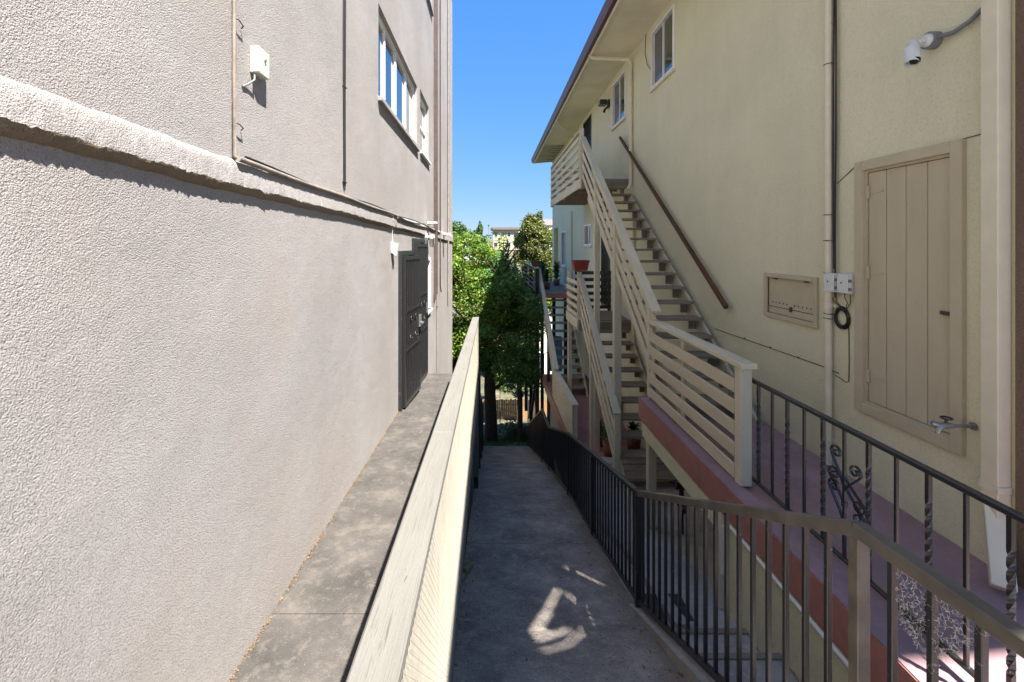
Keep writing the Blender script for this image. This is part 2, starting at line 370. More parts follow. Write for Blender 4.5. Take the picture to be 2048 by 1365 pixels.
# landing under the camera
tag(MB().box(-.255, 1.1, -4, 1.28, -2.3, -1.94).build('landing', M.step), kind='structure')
# raised maroon porch walkway on the right
DZ = -1.95
b = MB().box(1.97, 3.045, -3, 5.78, DZ-.2, DZ); tag(b.build('porch_floor', M.maroon), kind='structure')
b = MB()
b.add([], []); b.prism([(-3, DZ+.012), (5.84, DZ+.012), (5.84, DZ-.24), (-3, DZ-.24)], 1.90, 1.968)
o = b.build('porch_kerb', M.maroonside); tag(o, kind='structure')
# top of that kerb is painted deck colour
b = MB().box(1.906, 2.03, -3, 5.832, DZ+.013, DZ+.018); tag(b.build('porch_edge', M.maroon), kind='structure')
tag(MB().box(1.94, 2.02, -3, 3.72, -5, DZ-.24).build('porch_wall', M.cream), kind='structure')
tag(MB().box(2.02, 3.04, 3.64, 3.72, -5, DZ-.21).build('porch_wall', M.cream), kind='structure')
# lower maroon deck
b = MB(); b.prism([(7.9, -3.78), (9.5, -4.1), (14.6, -4.1), (14.6, -4.4), (7.9, -4.4)], 1.66, 3.04)
tag(b.build('lower_deck', M.maroonside), kind='structure')
b = MB(); b.prism([(8.2, -4.4), (14.4, -4.4), (14.4, -8), (8.2, -8)], 1.8, 3.03)
tag(b.build('lower_deck_wall', M.step), kind='structure')

# ---------------------------------------------------------------- left building
LX = -1.16
LB = thing('apartment_building', (-5, 6, -2), 'grey rough stucco apartment building filling the left side with sunlit wall', 'building')
wins = [(4.71, 7.2, 1.55, 2.52), (7.5, 8.55, 1.58, 2.6), (7.75, 8.95, 4.58, 5.6), (4.71, 7.2, 4.58, 5.6), (7.85, 8.72, -1.18, -.22)]
wb = wall_x(LX, 1, -3, 13.82, -9, 7.35, wins, .1)
wb.add([(LX, 13.82, -9), (LX-.08, 13.9, -9), (LX-.08, 13.9, 7.35), (LX, 13.82, 7.35)], [(0, 1, 2, 3)])
wb.add([(LX-.08, 13.9, -9), (-12, 13.9, -9), (-12, 13.9, 7.35), (LX-.08, 13.9, 7.35)], [(0, 1, 2, 3)])
wb.add([(LX, -3, 7.35), (LX, 13.82, 7.35), (LX-.12, 13.7, 7.55), (LX-.12, -3, 7.55), (-12, -3, 7.55), (-12, 13.7, 7.55), (LX-.08, 13.9, 7.35), (-12, 13.9, 7.35)],
       [(0, 1, 2, 3), (3, 2, 5, 4), (1, 6, 2), (6, 7, 5, 2)])
wb.add([(LX, -3, -9), (-12, -3, -9), (-12, -3, 7.35), (LX, -3, 7.35)], [(0, 1, 2, 3)])
wb.build('wall', M.grey, LB, fix=False)
# ledge band with hand trowelled edge
def ledge(k0=0, k1=10):
    random.seed(99)
    Y = np.concatenate([np.arange(-.5, 3.5, .012), np.arange(3.5, 7, .025), np.arange(7, 13.86, .06)])
    b = MB(); n = 11; vs = []
    for y in Y:
        zt, zb = .405-.005*y, .30-.0125*y
        prof = [(-.003, zt+.004), (.008, zt-.004), (.018, zt-.02), (.022, zt-.04), (.025, zt*.5+zb*.5), (.028, zb+.02), (.029, zb+.006), (.026, zb-.004), (.018, zb-.016), (.009, zb-.024), (-.003, zb-.03)]
        wv = .0035*math.sin(2.1*y)+.0025*math.sin(5.3*y+1)+.0015*math.sin(13*y)+.0015*math.sin(31*y+2)
        for k, (d, z) in enumerate(prof):
            j = .0016 if 0 < k < n-1 else 0
            vs.append((LX+d+(j*random.gauss(0, 1) if k else -.004), y, z+wv+j*random.gauss(0, 1)*(1.4 if k > 4 else 1)))
    b.add(vs, [(j*n+i, j*n+i+1, (j+1)*n+i+1, (j+1)*n+i) for j in range(len(Y)-1) for i in range(k0, k1)], True)
    return b
lo = ledge(0, 6).build('ledge', M.grey, LB, fix=False)
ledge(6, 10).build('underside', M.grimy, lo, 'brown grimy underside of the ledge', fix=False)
def window_x(parent, X, face, y0, y1, z0, z1, rec, mull, sillmat, sill=True, fw=.045, dark=None, slide=True, proud=0, name='window'):
    """white framed window standing in a hole of the wall at X; rec = how far behind the surface"""
    xf = X-face*rec
    def bx(x0, x1, *r): a, c = sorted((x0, x1)); return (a, c)+r
    f = MB()
    x0, x1 = xf-face*.03, xf+face*(.02+proud)
    for r in ((y0, y1, z0, z0+fw), (y0, y1, z1-fw, z1), (y0, y0+fw, z0+fw, z1-fw), (y1-fw, y1, z0+fw, z1-fw)):
        f.box(*bx(x0, x1, *r))
    for m_, w_ in mull: f.box(*bx(xf-face*.03, xf+face*.012, m_-w_/2, m_+w_/2, z0+fw, z1-fw))
    w = f.build(name, M.white, parent)
    es = [y0+fw]+[m_ for m_, _ in mull]+[y1-fw]
    for i, (a, c) in enumerate(zip(es[:-1], es[1:])):
        q = MB().box(*bx(xf-face*.02, xf-face*.012, a, c, z0+fw, z1-fw))
        q.build('pane', M.glassdark if dark and i in dark else M.glass, w)
        if slide and i == 0:
            s = MB()
            for r in ((a, c-.02, z0+fw, z0+fw+.025), (a, c-.02, z1-fw-.025, z1-fw), (a, a+.025, z0+fw+.025, z1-fw-.025)): s.box(*bx(xf-face*.011, xf+face*.008, *r))
            s.build('sash', M.white, w)
    if sill:
        xo = X+face*.045
        MB().prism([(0, 0)]*3, 0, 0) if False else None
        s = MB().cbox(*bx(xf, xo, y0-.03, y1+.03, z0-.05, z0-.002)); s.build('sill', sillmat, w)
    return w
window_x(LB, LX, 1, *wins[0], .07, [(5.25, .05), (5.85, .09), (6.55, .07)], M.grey)
window_x(LB, LX, 1, *wins[1], .07, [], M.white)
w2 = LB.children[-1]
MB().box(LX-.09, LX-.052, 7.55, 8.5, 2.05, 2.09).build('mullion', M.white, w2)
window_x(LB, LX, 1, *wins[2], .07, [(8.35, .05)], M.grey)
window_x(LB, LX, 1, *wins[3], .07, [(5.5, .05), (6.3, .09)], M.grey)
window_x(LB, LX, 1, *wins[4], .03, [(8.3, .045)], M.white, proud=.03)
# conduits, cables, downpipes
def wpipe(name, pts, r, mat, parent=LB, nn=8): return MB().tube(pts, r, nn).build(name, mat, parent)
cz = lambda y: .415-.006*y
wpipe('conduit', [(LX+.014, 2.035, z) for z in np.linspace(5, cz(2.03), 12)]+[(LX+.03, 2.06, cz(2.03)-.015)], .0085, M.conduit)
wpipe('conduit', [(LX+.028, y, cz(y)-.012+.003*math.sin(4*y)) for y in np.linspace(2.04, 5.6, 26)], .014, M.conduit)
wpipe('cable', [(LX+.03, y, cz(y)+.01-.02*math.sin((y-2)*1.3)**2) for y in np.linspace(2.1, 9.2, 50)], .006, M.cable)
wpipe('cable', [(LX+.035, y, cz(y)-.02-.03*abs(math.sin((y-5)*.9))) for y in np.linspace(5.5, 10.2, 40)], .012, M.conduit)
wpipe('cable', [(LX+.045, y, cz(y)+.01-.05*abs(math.sin((y-5)*1.2))) for y in np.linspace(5.5, 9.4, 40)], .007, M.rust)
for z in (.55, 1.02, 1.5):
    wpipe('bracket', [(LX+.01, 2.03, z), (LX+.022, 2.06, z+.004), (LX+.02, 2.1, z-.006), (LX+.004, 2.11, z-.012)], .003, M.rust, nn=5)
for dx, dy in ((0, 0), (.006, .018)):
    wpipe('cable', [(LX+.01+dx, 3.57+dy+.006*math.sin(z*3+dy*90), z) for z in np.linspace(6, .47, 40)], .0055, M.cable)
for z in (.5, 1.25, 2.2, 2.9): MB().box(LX, LX+.02, 3.56, 3.62, z, z+.008).build('bracket', M.cable, LB)
MB().cbox(-.035, .035, -.04, .04, 0, 1) if False else None
b = MB().box(LX+.005, LX+.075, 9.28, 9.38, -.98, 7.3); b.box(LX+.01, LX+.05, 9.24, 9.30, -1.1, -.985)
b.build('downspout', M.rust, LB)
wpipe('conduit', [(LX+.02, 9.75, z) for z in np.linspace(3.6, -2.9, 20)], .012, M.conduit)
wpipe('conduit', [(LX+.02, 10.35, z) for z in np.linspace(7.2, -.9, 20)]+[(LX+.03, 10.45, -1.05)], .014, M.rust)
wpipe('vent_pipe', [(LX+.03, 12.2, z) for z in np.linspace(7.2, -1.6, 12)], .022, M.conduit)
for z in (2.9, 1.9, .6, -.3, -1.3): MB().box(LX, LX+.03, 9.72, 9.80, z, z+.02).build('bracket', M.rust, LB)
# security doors: frames with bars, screens and scrolls
def sec_door(parent, hinge, ang, wd, z0, z1, name='security_door'):
    """black steel screen door as its own empty at the hinge, opened by ang from the wall"""
    d = bpy.data.objects.new(name, None); COL.objects.link(d); d.parent = parent; d.location = Vector(hinge)-wloc(parent); d.rotation_euler = (0, 0, ang)
    H = z1-z0
    def pc(nm, mb, mat):
        me = mb.mesh(nm); me.materials.append(mat); o = bpy.data.objects.new(nm, me); COL.objects.link(o); o.parent = d; return o
    f = MB()
    for r in ((0, wd, 0, .05), (0, wd, H-.05, H), (0, .05, .05, H-.05), (wd-.05, wd, .05, H-.05), (.05, wd-.05, H*.36, H*.36+.03), (.05, wd-.05, H*.62, H*.62+.03)):
        f.box(-.018, .018, r[0], r[1], r[2], r[3])
    pc('door_frame', f, M.black)
    pc('mesh_screen', MB().box(-.014, -.010, .05, wd-.05, .05, H-.05), M.darkwire)
    n = int((wd-.1)/.09)
    me = MB().box(-.007, .007, -.007, .007, .05, H-.05).mesh('bar'); me.materials.append(M.black)
    for k in range(1, n+1):
        o = bpy.data.objects.new('bar', me); COL.objects.link(o); o.parent = d; o.location = (.01, .05+(wd-.1)*k/(n+1), 0)
    for cy, cz_ in ((wd*.35, H*.5), (wd*.65, H*.5)):
        s = MB()
        for sg in (1, -1):
            s.tube([(.02, cy+sg*(.06-.004*k)*math.cos(k*.45), cz_+.12*sg+(.06-.004*k)*math.sin(k*.45)) for k in range(13)], .006, 5)
        pc('scroll', s, M.black)
    l = MB().box(-.03, .03, wd-.09, wd-.01, H*.47, H*.47+.17)
    l.lathe([(0, 0)]*1+[(.02, .0), (.03, .02), (.02, .05), (0, .055)], .0, 0, 8) if False else None
    l.tube([(.02, wd-.05, H*.50), (.07, wd-.05, H*.50), (.07, wd-.14, H*.50)], .012, 7)
    pc('lock', l, M.fixture)
    return d
# frame round the doorways
b = MB()
for r in ((5.72, 5.78, -2.07, -.06), (6.62, 6.67, -2.11, -.06), (5.78, 6.62, -.12, -.06)): b.box(LX-.02, LX+.045, *r)
b.build('door_frame', M.black, LB)
MB().box(LX+.002, LX+.012, 5.78, 6.62, -2.08, -.12).build('door_leaf', M.lensm, LB)
sec_door(LB, (LX+.06, 5.80, -2.06), math.radians(-5), .82, 0, 1.93)
b = MB()
for r in ((6.70, 6.76, -2.13, .12), (7.66, 7.72, -2.17, .12), (6.76, 7.66, .06, .12)): b.box(LX-.02, LX+.04, *r)
b.build('door_frame', M.black, LB)
MB().box(LX+.002, LX+.012, 6.76, 7.66, -2.13, .06).build('door_leaf', M.lensm, LB)
sec_door(LB, (LX+.055, 6.77, -2.12), math.radians(-2.5), .88, 0, 2.16)

# small things on the left wall
t = thing('junction_box', (LX, 2.24, .9), 'pale green plastic cable box mounted on the grey stucco wall', 'utility box')
bz0, bz1 = .835, .97
MB().cbox(LX+.001, LX+.018, 2.19, 2.29, .838, .966, .004).build('backplate', M.box, t)
b = MB().cbox(LX+.019, LX+.047, 2.186, 2.294, .836, .968, .006); b.build('cover', M.box, t)
MB().tube([(LX+.047, 2.245, .915), (LX+.053, 2.245, .915)], .008, 10).build('screw', M.fixture, t)
MB().tube([(LX+.02, 2.2, .84), (LX+.025, 2.19, .80), (LX+.01, 2.16, .77), (LX+.004, 2.12, .745)], .005, 6).build('cord', M.greypl, t)
def cctv(loc, d, label, s=1.0, mat=None):
    t = thing('security_camera', loc, label, 'security camera')
    x, y, z = loc; d = Vector(d).normalized(); B = Vector(loc)
    return t, B, d
t = thing('wall_lamp', (LX, 5.33, .03), 'white square lamp sticking out beside the first black security door', 'lamp')
MB().cbox(LX+.001, LX+.02, 5.29, 5.38, -.08, .05, .004).build('backplate', M.boxw, t)
b = MB().add([(LX+.02, 5.29, .04), (LX+.02, 5.38, .04), (LX+.02, 5.38, -.08), (LX+.02, 5.29, -.08), (LX+.085, 5.30, .03), (LX+.085, 5.37, .03), (LX+.06, 5.37, -.11), (LX+.06, 5.30, -.11)],
     [(0, 1, 5, 4), (1, 2, 6, 5), (2, 3, 7, 6), (3, 0, 4, 7), (4, 5, 6, 7), (0, 3, 2, 1)]); b.build('shade', M.boxw, t)
MB().tube([(LX+.01, 5.335, .05), (LX+.012, 5.33, .2), (LX+.03, 5.3, .37)], .003, 5).build('cord', M.boxw, t)
for (y, z, lab) in ((8.0, .17, 'white bullet camera under the cable bundle on the grey wall'),):
    t = thing('security_camera', (LX, y, z), lab, 'security camera')
    MB().tube([(LX, y, z), (LX+.05, y, z)], .06, 12).build('mount', M.boxw, t)
    MB().tube([(LX+.05, y, z), (LX+.12, y+.05, z-.02)], .02, 8).build('arm', M.boxw, t)
    MB().tube([(LX+.10, y+.22, z-.14), (LX+.13, y, z-.01), (LX+.135, y-.04, z)], [.05, .05, .035], 12).build('body', M.boxw, t)
for (y, z, lab) in ((8.15, .42, 'small white flood light angled above the cables on the left wall'), (11.0, .3, 'small white flood light nearest the far corner of the left wall')):
    t = thing('flood_light', (LX, y, z), lab, 'light')
    b = MB().box(LX+.04, LX+.2, y-.1, y+.1, z-.015, z+.02); b.build('head', M.boxw, t)
    MB().tube([(LX, y, z-.06), (LX+.06, y, z-.03), (LX+.1, y, z-.015)], .014, 6).build('arm', M.boxw, t)
# dry litter in the joint between wall and walkway
def scatter(n, f, s0, s1):
    b = MB()
    for _ in range(n):
        x, y, z = f(); s = random.uniform(s0, s1); a = random.uniform(0, 6.28); u = Vector((math.cos(a), math.sin(a), random.uniform(-.3, .3)))*s
        v = Vector((-math.sin(a), math.cos(a), random.uniform(-.5, .5)))*s*.5; c = Vector((x, y, z))
        b.add([c-u, c-v, c+u, c+v], [(0, 1, 2, 3)])
    return b
def lf():
    y = random.uniform(.8, 5.8)
    while math.sin(y*7)+math.sin(y*17+1)+.6*math.sin(y*41) < random.uniform(-2, 1): y = random.uniform(.8, 5.8)
    return (LX+.003+abs(random.gauss(0, .010)), y, WZ(y)+random.uniform(.001, .008))
tag(scatter(2600, lf, .002, .007).build('leaf_litter', M.litter, fix=False), 'brown dry litter lying along the foot of the grey stucco wall', 'leaf litter', kind='stuff')
def lf2():
    y = random.uniform(2.2, 9); return (random.choice([random.uniform(-.2, 1.1), 1.1-abs(random.gauss(0, .06)), -.25+abs(random.gauss(0, .05))]), y, zp(y)+.013)
tag(scatter(330, lf2, .004, .017).build('leaf_litter', M.litter, fix=False), 'scattered crumbs of dry leaves on the dark ramp', 'leaf litter', kind='stuff')

def lf3():
    y = random.uniform(2.4, 8); return (random.uniform(-.25, 1.1), y, zp(y)+.014)
tag(scatter(70, lf3, .002, .006).build('pebble', M.whitewall, fix=False), 'tiny pale chips of grit on the dark ramp', 'grit', kind='stuff')
# ---------------------------------------------------------------- wooden fence along the walkway
FT = lambda y: -.75-.042*y
F = thing('wooden_fence', (-.2, 2, WZ(2)), 'cream painted board fence with peeling cap rail and wire mesh along the walkway', 'fence')
cuts = [-.6, 2.05, 4.4, 6.62]
for a, c in zip(cuts[:-1], cuts[1:]): beam('cap_rail', (-.215, a+.002, FT(a)-.019), (-.215, c-.002, FT(c)-.019), .095, .038, M.rail, F, c=.005)
for y in np.arange(-.5, 6.6, .145):
    z1 = FT(y)-.041; z0 = WZ(y)-.09-.02*random.random()
    beam('board', (-.228+random.uniform(-.003, .003), y+.07, z0), (-.228, y+.07, z1-.0), .137, .018, M.rail, F, up=(1, 0, 0))
for y in (.55, 1.9, 3.25, 4.6, 5.9): beam('post', (-.203, y, WZ(y)-.06), (-.203, y, FT(y)-.042), .07, .028, M.rail, F, up=(1, 0, 0))
beam('post', (-.215, 6.58, WZ(6.6)-1.2), (-.215, 6.58, FT(6.6)-.042), .085, .085, M.rail, F)
for a, c in zip(cuts[:-1], cuts[1:]):
    beam('bottom_rail', (-.190, a+.002, WZ(a)-.06), (-.190, c-.002, WZ(c)-.06), .03, .07, M.rail, F)
def mesh_panel(y0, y1, ztop, zbot, X, pitch, r, diag=True):
    b = MB()
    def rib(p, q):
        p, q = Vector(p), Vector(q); d = (q-p).normalized(); s = Vector((1, 0, 0)).cross(d)*r; o = Vector((r, 0, 0))
        b.add([p-s, p+s, p+o, q-s, q+s, q+o], [(0, 2, 5, 3), (2, 1, 4, 5)])
    H = ztop(y0)-zbot(y0)
    if diag:
        k = y0-H
        while k < y1:
            for sg in (0, 1):
                t0, t1 = max(0, (y0-k)/H), min(1, (y1-k)/H)
                if t1 > t0:
                    ya, yb = k+t0*H, k+t1*H
                    f0, f1 = (t0, t1) if sg else (1-t0, 1-t1)
                    P = lambda y, f: (X, y, zbot(y)+(ztop(y)-zbot(y))*f)
                    rib(P(ya, f0), P(yb, f1))
            k += pitch
    else:
        for y in np.arange(y0, y1, pitch): rib((X, y, zbot(y)), (X, y, ztop(y)))
        for f in np.arange(0, 1, pitch/H): rib((X, y0, zbot(y0)+H*f), (X, y1, zbot(y1)+H*f))
    return b
o = mesh_panel(-.3, 6.5, lambda y: FT(y)-.05, lambda y: WZ(y)-.03, -.183, .028, .0011).build('wire_mesh', M.wire, F, fix=False); o['kind'] = 'stuff'

# lower dark timber fence on the left of the ramp, beyond the walkway
D = thing('timber_fence', (-.3, 10, zp(10)), 'dark weathered timber fence stepping down the left edge of the ramp', 'fence')
for i, y in enumerate(np.arange(6.75, 14, .16)):
    top = interp(y, [(6.7, -2.0), (9, -2.6), (10, -3.4), (14, -5.0)])
    beam('board', (-.3+random.uniform(-.01, .01), y, zp(y)-.2), (-.3, y, top+random.uniform(-.03, .03)), .15, .02, M.darkwood, D, up=(1, 0, 0))
for y in (7.2, 9.0, 10.8, 12.6): beam('post', (-.24, y, zp(y)-.2), (-.24, y, interp(y, [(6.7, -1.95), (9, -2.5), (10, -3.3), (14, -4.9)])), .09, .09, M.darkwood, D)
# ---------------------------------------------------------------- iron fence along the ramp
FX = 1.15
RT = [(.3, -.79), (1.42, -.862), (3.54, -1.90), (5.1, -2.31), (6.7, -2.74), (8.9, -3.52), (10.1, -3.60), (13.9, -5.45)]
RB = [(.3, -1.70), (1.42, -1.755), (3.54, -2.74), (5.1, -3.18), (6.7, -3.60), (8.9, -4.30), (10.1, -4.72), (13.9, -6.08)]
IF = thing('iron_fence', (FX, 4, zp(4)), 'black iron picket fence running down the right edge of the ramp', 'fence')
def chain(name, pts, w, h, dz=0):
    for (a, za), (c, zc) in zip(pts[:-1], pts[1:]): beam(name, (FX, a, za-h/2+dz), (FX, c, zc-h/2+dz), w, h, M.black, IF, c=.003)
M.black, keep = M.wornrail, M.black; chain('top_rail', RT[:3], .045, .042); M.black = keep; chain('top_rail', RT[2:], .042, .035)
chain('bottom_rail', RB, .03, .035)
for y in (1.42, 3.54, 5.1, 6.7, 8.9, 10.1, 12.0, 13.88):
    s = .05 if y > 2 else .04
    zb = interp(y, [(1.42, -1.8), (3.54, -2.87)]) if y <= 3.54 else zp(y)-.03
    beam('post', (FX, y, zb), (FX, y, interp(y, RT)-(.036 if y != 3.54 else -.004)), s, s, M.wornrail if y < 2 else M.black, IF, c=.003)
ys_ = [3.54-.1105*k for k in range(1, 19)]+[1.42-.118*k for k in range(1, 9)]+list(np.arange(3.65, 13.8, .112))
for y in ys_:
    if min(abs(y-q) for q in (1.42, 3.54, 5.1, 6.7, 8.9, 10.1, 12.0, 13.88)) < .045: continue
    beam('baluster', (FX, y, interp(y, RB)-.02), (FX, y, interp(y, RT)-.03), .0185, .0185, M.black, IF, c=.002)

# cobweb on the near bars
def cobweb():
    b = MB(); r = random.Random(3); P = []
    def inside(y, z):
        if z > interp(y, RT)-.045: return False
        if 1.172 <= y <= 1.285: return z > -1.02-.8*(1.285-y)+.3*(1.17-y)
        if 1.05 <= y < 1.172: return z > -1.07+(1.172-y)*1.4
        return False
    while len(P) < 1000:
        y, z = r.uniform(1.05, 1.285), r.uniform(-1.15, -.88)
        if inside(y, z): P.append(Vector((FX+r.uniform(-.012, .012), y, z)))
    done = set()
    for i, p_ in enumerate(P):
        near = sorted(range(len(P)), key=lambda j: (P[j]-p_).length)[1:r.choice((3, 4))]
        for j in near:
            k = (min(i, j), max(i, j))
            if k in done: continue
            done.add(k); q = P[j]; s = Vector((0, .0004, .0004)); w = .0005
            b.tube([p_, (p_+q)/2+Vector((.001, 0, -.0015)), q], r.uniform(.00014, .00034), 3, cap=False)
    return b
tag(cobweb().build('cobweb', M.web, fix=False), 'dusty white cobweb stretched between near bars under the top rail', 'cobweb')

# ---------------------------------------------------------------- right building
RX = 3.05
RB_ = thing('cream_apartment_building', (7, 8, -2), 'cream stucco two storey apartment building with maroon eave along the right side', 'building')
rw = [(7.54, 8.6, 2.95, 4.02), (10.26, 11.36, 2.92, 4.0), (13.7, 14.75, .02, .68), (18.4, 19.5, -.83, .62), (11.95, 12.6, -.36, .2), (13.75, 14.9, 1.5, 4.0), (11.6, 12.5, -1.6, .45), (2.99, 3.70, -1.27, .615), (4.27, 5.0, -.72, -.335), (20.5, 21.95, -1.6, .85)]
rw[4] = (12.75, 13.4, -.36, .35)
WN = 2.63
wall_x(RX, -1, WN, 22.4, -9, 4.17, rw, .09).build('wall', M.cream, RB_, fix=False)
b = MB(); b.add([(RX, 22.4, -9), (14, 22.4, -9), (14, 22.4, 4.17), (RX, 22.4, 4.17)], [(0, 1, 2, 3)])
b.build('wall', M.cream, RB_)
# near return of the wall and darker front part
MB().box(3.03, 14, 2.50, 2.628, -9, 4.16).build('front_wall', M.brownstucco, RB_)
# roof
b = MB(); y0, y1 = 1.0, 22.75; yn = 1.0
zr_ = lambda x: 4.36+(x-2.06)*.164 if x < 9 else 5.5-(x-9)*.16
b.add([(x, y, z) for x, y in ((2.06, y0), (4.2, y0), (4.2, yn), (9, yn), (14, yn), (14, y1), (9, y1), (2.06, y1)) for z in (zr_(x), 4.2)],
      [(0, 2, 4, 6, 12, 14), (6, 8, 10, 12), (0, 1, 3, 2), (2, 3, 5, 4), (4, 5, 7, 6), (6, 7, 9, 8), (8, 9, 11, 10), (10, 11, 13, 15, 14, 12), (14, 15, 1, 0), (1, 15, 13, 7, 5, 3), (7, 13, 11, 9)])
b.build('roof', M.roofm, RB_)
CN = thing('canopy', (3, 0, 4.3), 'weathered roof canopy with split sheets over the porch entrance', 'canopy')
def up(X, Y):                                   # where the ray from a point of the ramp to the sun meets the canopy
    z = zp(Y)+.01; zr = 4.5
    for _ in range(6):
        t = (zr-z)/2.75; zr = zr_(X+t)
    return X+t, Y-1.4*t
def seg_d(px, py, a, b_):
    ax, ay = a; bx_, by_ = b_; dx, dy = bx_-ax, by_-ay; t = max(0, min(1, ((px-ax)*dx+(py-ay)*dy)/(dx*dx+dy*dy)))
    return math.hypot(px-ax-t*dx, py-ay-t*dy)
splits = [([(.23, 2.98), (.33, 3.2), (.44, 3.5)], .023), ([(.42, 3.45), (.58, 3.86)], .013), ([(.36, 3.22), (.46, 3.14), (.56, 3.22)], .012), ([(.30, 3.05), (.42, 3.12)], .016),
          ([(.64, 3.8), (.73, 3.6), (.72, 3.3)], .0065), ([(.70, 3.25), (.52, 3.0), (.30, 2.88)], .007), ([(.72, 4.3), (.84, 4.15), (.97, 3.95)], .0065)]
splits = [([up(*q) for q in P_], w_) for P_, w_ in splits]
c_ = MB(); X0, X1, Y0, Y1, st = 2.9, 3.75, -1.1, .98, .0125
nx, ny = int((X1-X0)/st), int((Y1-Y0)/st); ids = {}; V_ = []; F_ = []
def vid(i, j):
    if (i, j) not in ids: ids[(i, j)] = len(V_); x = X0+i*st; V_.append((x, Y0+j*st, zr_(x)))
    return ids[(i, j)]
for i in range(nx):
    for j in range(ny):
        px, py = X0+(i+.5)*st, Y0+(j+.5)*st
        if any(seg_d(px, py, P_[k_], P_[k_+1]) < w_ for P_, w_ in splits for k_ in range(len(P_)-1)): continue
        F_.append((vid(i, j), vid(i+1, j), vid(i+1, j+1), vid(i, j+1)))
c_.add(V_, F_); c_.build('roof_sheet', M.roofm, CN, fix=False)
XE, YE = X0+nx*st, Y0+ny*st
for (xa, xb, ya, yb) in ((2.06, X0, -1.75, .995), (XE, 4.2, -1.75, .995), (X0, XE, -1.75, Y0), (X0, XE, YE, .995), (4.2, 9, -1.26, .995), (9, 14, -1.26, .995)):
    c_ = MB(); vs = [(x, y, zr_(x)+dz_) for dz_ in (0, -.03) for x, y in ((xa, ya), (xb, ya), (xb, yb), (xa, yb))]
    c_.add(vs, [(0, 1, 2, 3), (7, 6, 5, 4), (0, 4, 5, 1), (1, 5, 6, 2), (2, 6, 7, 3), (3, 7, 4, 0)]); c_.build('roof_sheet', M.roofm, CN)
MB().box(2.06, 2.14, -1.75, .995, 4.2, 4.33).build('beam', M.gutter, CN)
MB().box(2.14, 3.049, y0, 18.6, 4.155, 4.19).build('soffit', M.soffit, RB_)
b = MB().cbox(2.14, 3.04, y0, 18.55, 4.146, 4.155, .001) if False else None
beam('trim_board', (2.165, y0, 4.13), (2.165, 22.7, 4.13), .04, .06, M.pipe, RB_)
for y in np.arange(18.75, 22.6, .42): beam('rafter', (2.15, y, 4.14), (3.04, y, 4.22), .045, .09, M.soffit, RB_)
MB().box(2.15, 3.04, 18.6, 22.7, 4.26, 4.28).build('roof_sheathing', M.darkwood, RB_)
g_ = MB(); gp = [(2.04, 4.36), (2.03, 4.30), (2.05, 4.22), (2.075, 4.16), (2.14, 4.15), (2.14, 4.35), (2.12, 4.35), (2.12, 4.2), (2.06, 4.34)]
vs = [(x, y, z) for y in (y0, y1) for x, z in gp]; k = len(gp)
g_.add(vs, [(i, (i+1) % k, (i+1) % k+k, i+k) for i in range(k)]); g_.build('gutter', M.gutter, RB_)
# windows
window_x(RB_, RX, -1, *rw[0], .03, [(8.1, .04)], M.pipe, dark=[1], proud=.03, slide=False)
window_x(RB_, RX, -1, *rw[1], .03, [(10.84, .04)], M.pipe, dark=[1], proud=.03, slide=False)
window_x(RB_, RX, -1, *rw[2], .03, [(14.2, .04)], M.pipe, dark=[1], proud=.03)
window_x(RB_, RX, -1, *rw[3], .03, [(18.95, .04)], M.pipe, dark=[1], proud=.03)
window_x(RB_, RX, -1, *rw[4], .03, [(13.1, .04)], M.pipe, proud=.03)
# doors to the balconies
for h in (rw[5], rw[6]):
    MB().box(RX+.06, RX+.085, h[0], h[1], h[2], h[3]).build('door', M.darkwood, RB_)
    b = MB()
    for r in ((h[0], h[0]+.05, h[2], h[3]), (h[1]-.05, h[1], h[2], h[3]), (h[0]+.05, h[1]-.05, h[3]-.05, h[3]), (h[0]+.05, h[1]-.05, h[2]+.0, h[2]+.06)): b.box(RX-.02, RX+.02, *r)
    df = b.build('security_door', M.black, RB_)
    for y in np.arange(h[0]+.14, h[1]-.1, .11): MB().box(RX-.012, RX+.004, y-.007, y+.007, h[2]+.06, h[3]-.05).build('bar', M.black, df)
# utility closet door of four wide boards
h = rw[7]
fr = MB()
for r in ((h[0]-.075, h[0]+.0, h[2]-.075, h[3]+.075), (h[1], h[1]+.075, h[2]-.075, h[3]+.075), (h[0], h[1], h[3], h[3]+.075), (h[0], h[1], h[2]-.075, h[2])): fr.cbox(RX-.035, RX+.03, *r, c=.003)
ud = thing('utility_door', (RX, 3.35, -1.3), '', '')
ud.parent = RB_; ud.location = Vector((RX, 3.35, -1.3))-wloc(RB_)
fr.build('door_frame', M.trim, ud)
fr2 = MB()
for r in ((h[0], h[0]+.02, h[2], h[3]), (h[1]-.02, h[1], h[2], h[3]), (h[0]+.02, h[1]-.02, h[3]-.02, h[3]), (h[0]+.02, h[1]-.02, h[2], h[2]+.02)): fr2.box(RX-.008, RX+.03, *r)
fr2.build('door_stop', M.trim, ud)
bw = (h[1]-h[0]-.05)/4
for k in range(4):
    a = h[0]+.025+k*bw
    beam('board', (RX+.012, a+bw/2, h[2]+.024), (RX+.012, a+bw/2, h[3]-.024), bw-.006, .02, M.trim, ud, up=(1, 0, 0), c=.003)
MB().box(RX+.024, RX+.03, h[0]+.01, h[1]-.01, h[2]+.01, h[3]-.01).build('backing', M.darkwood, ud)
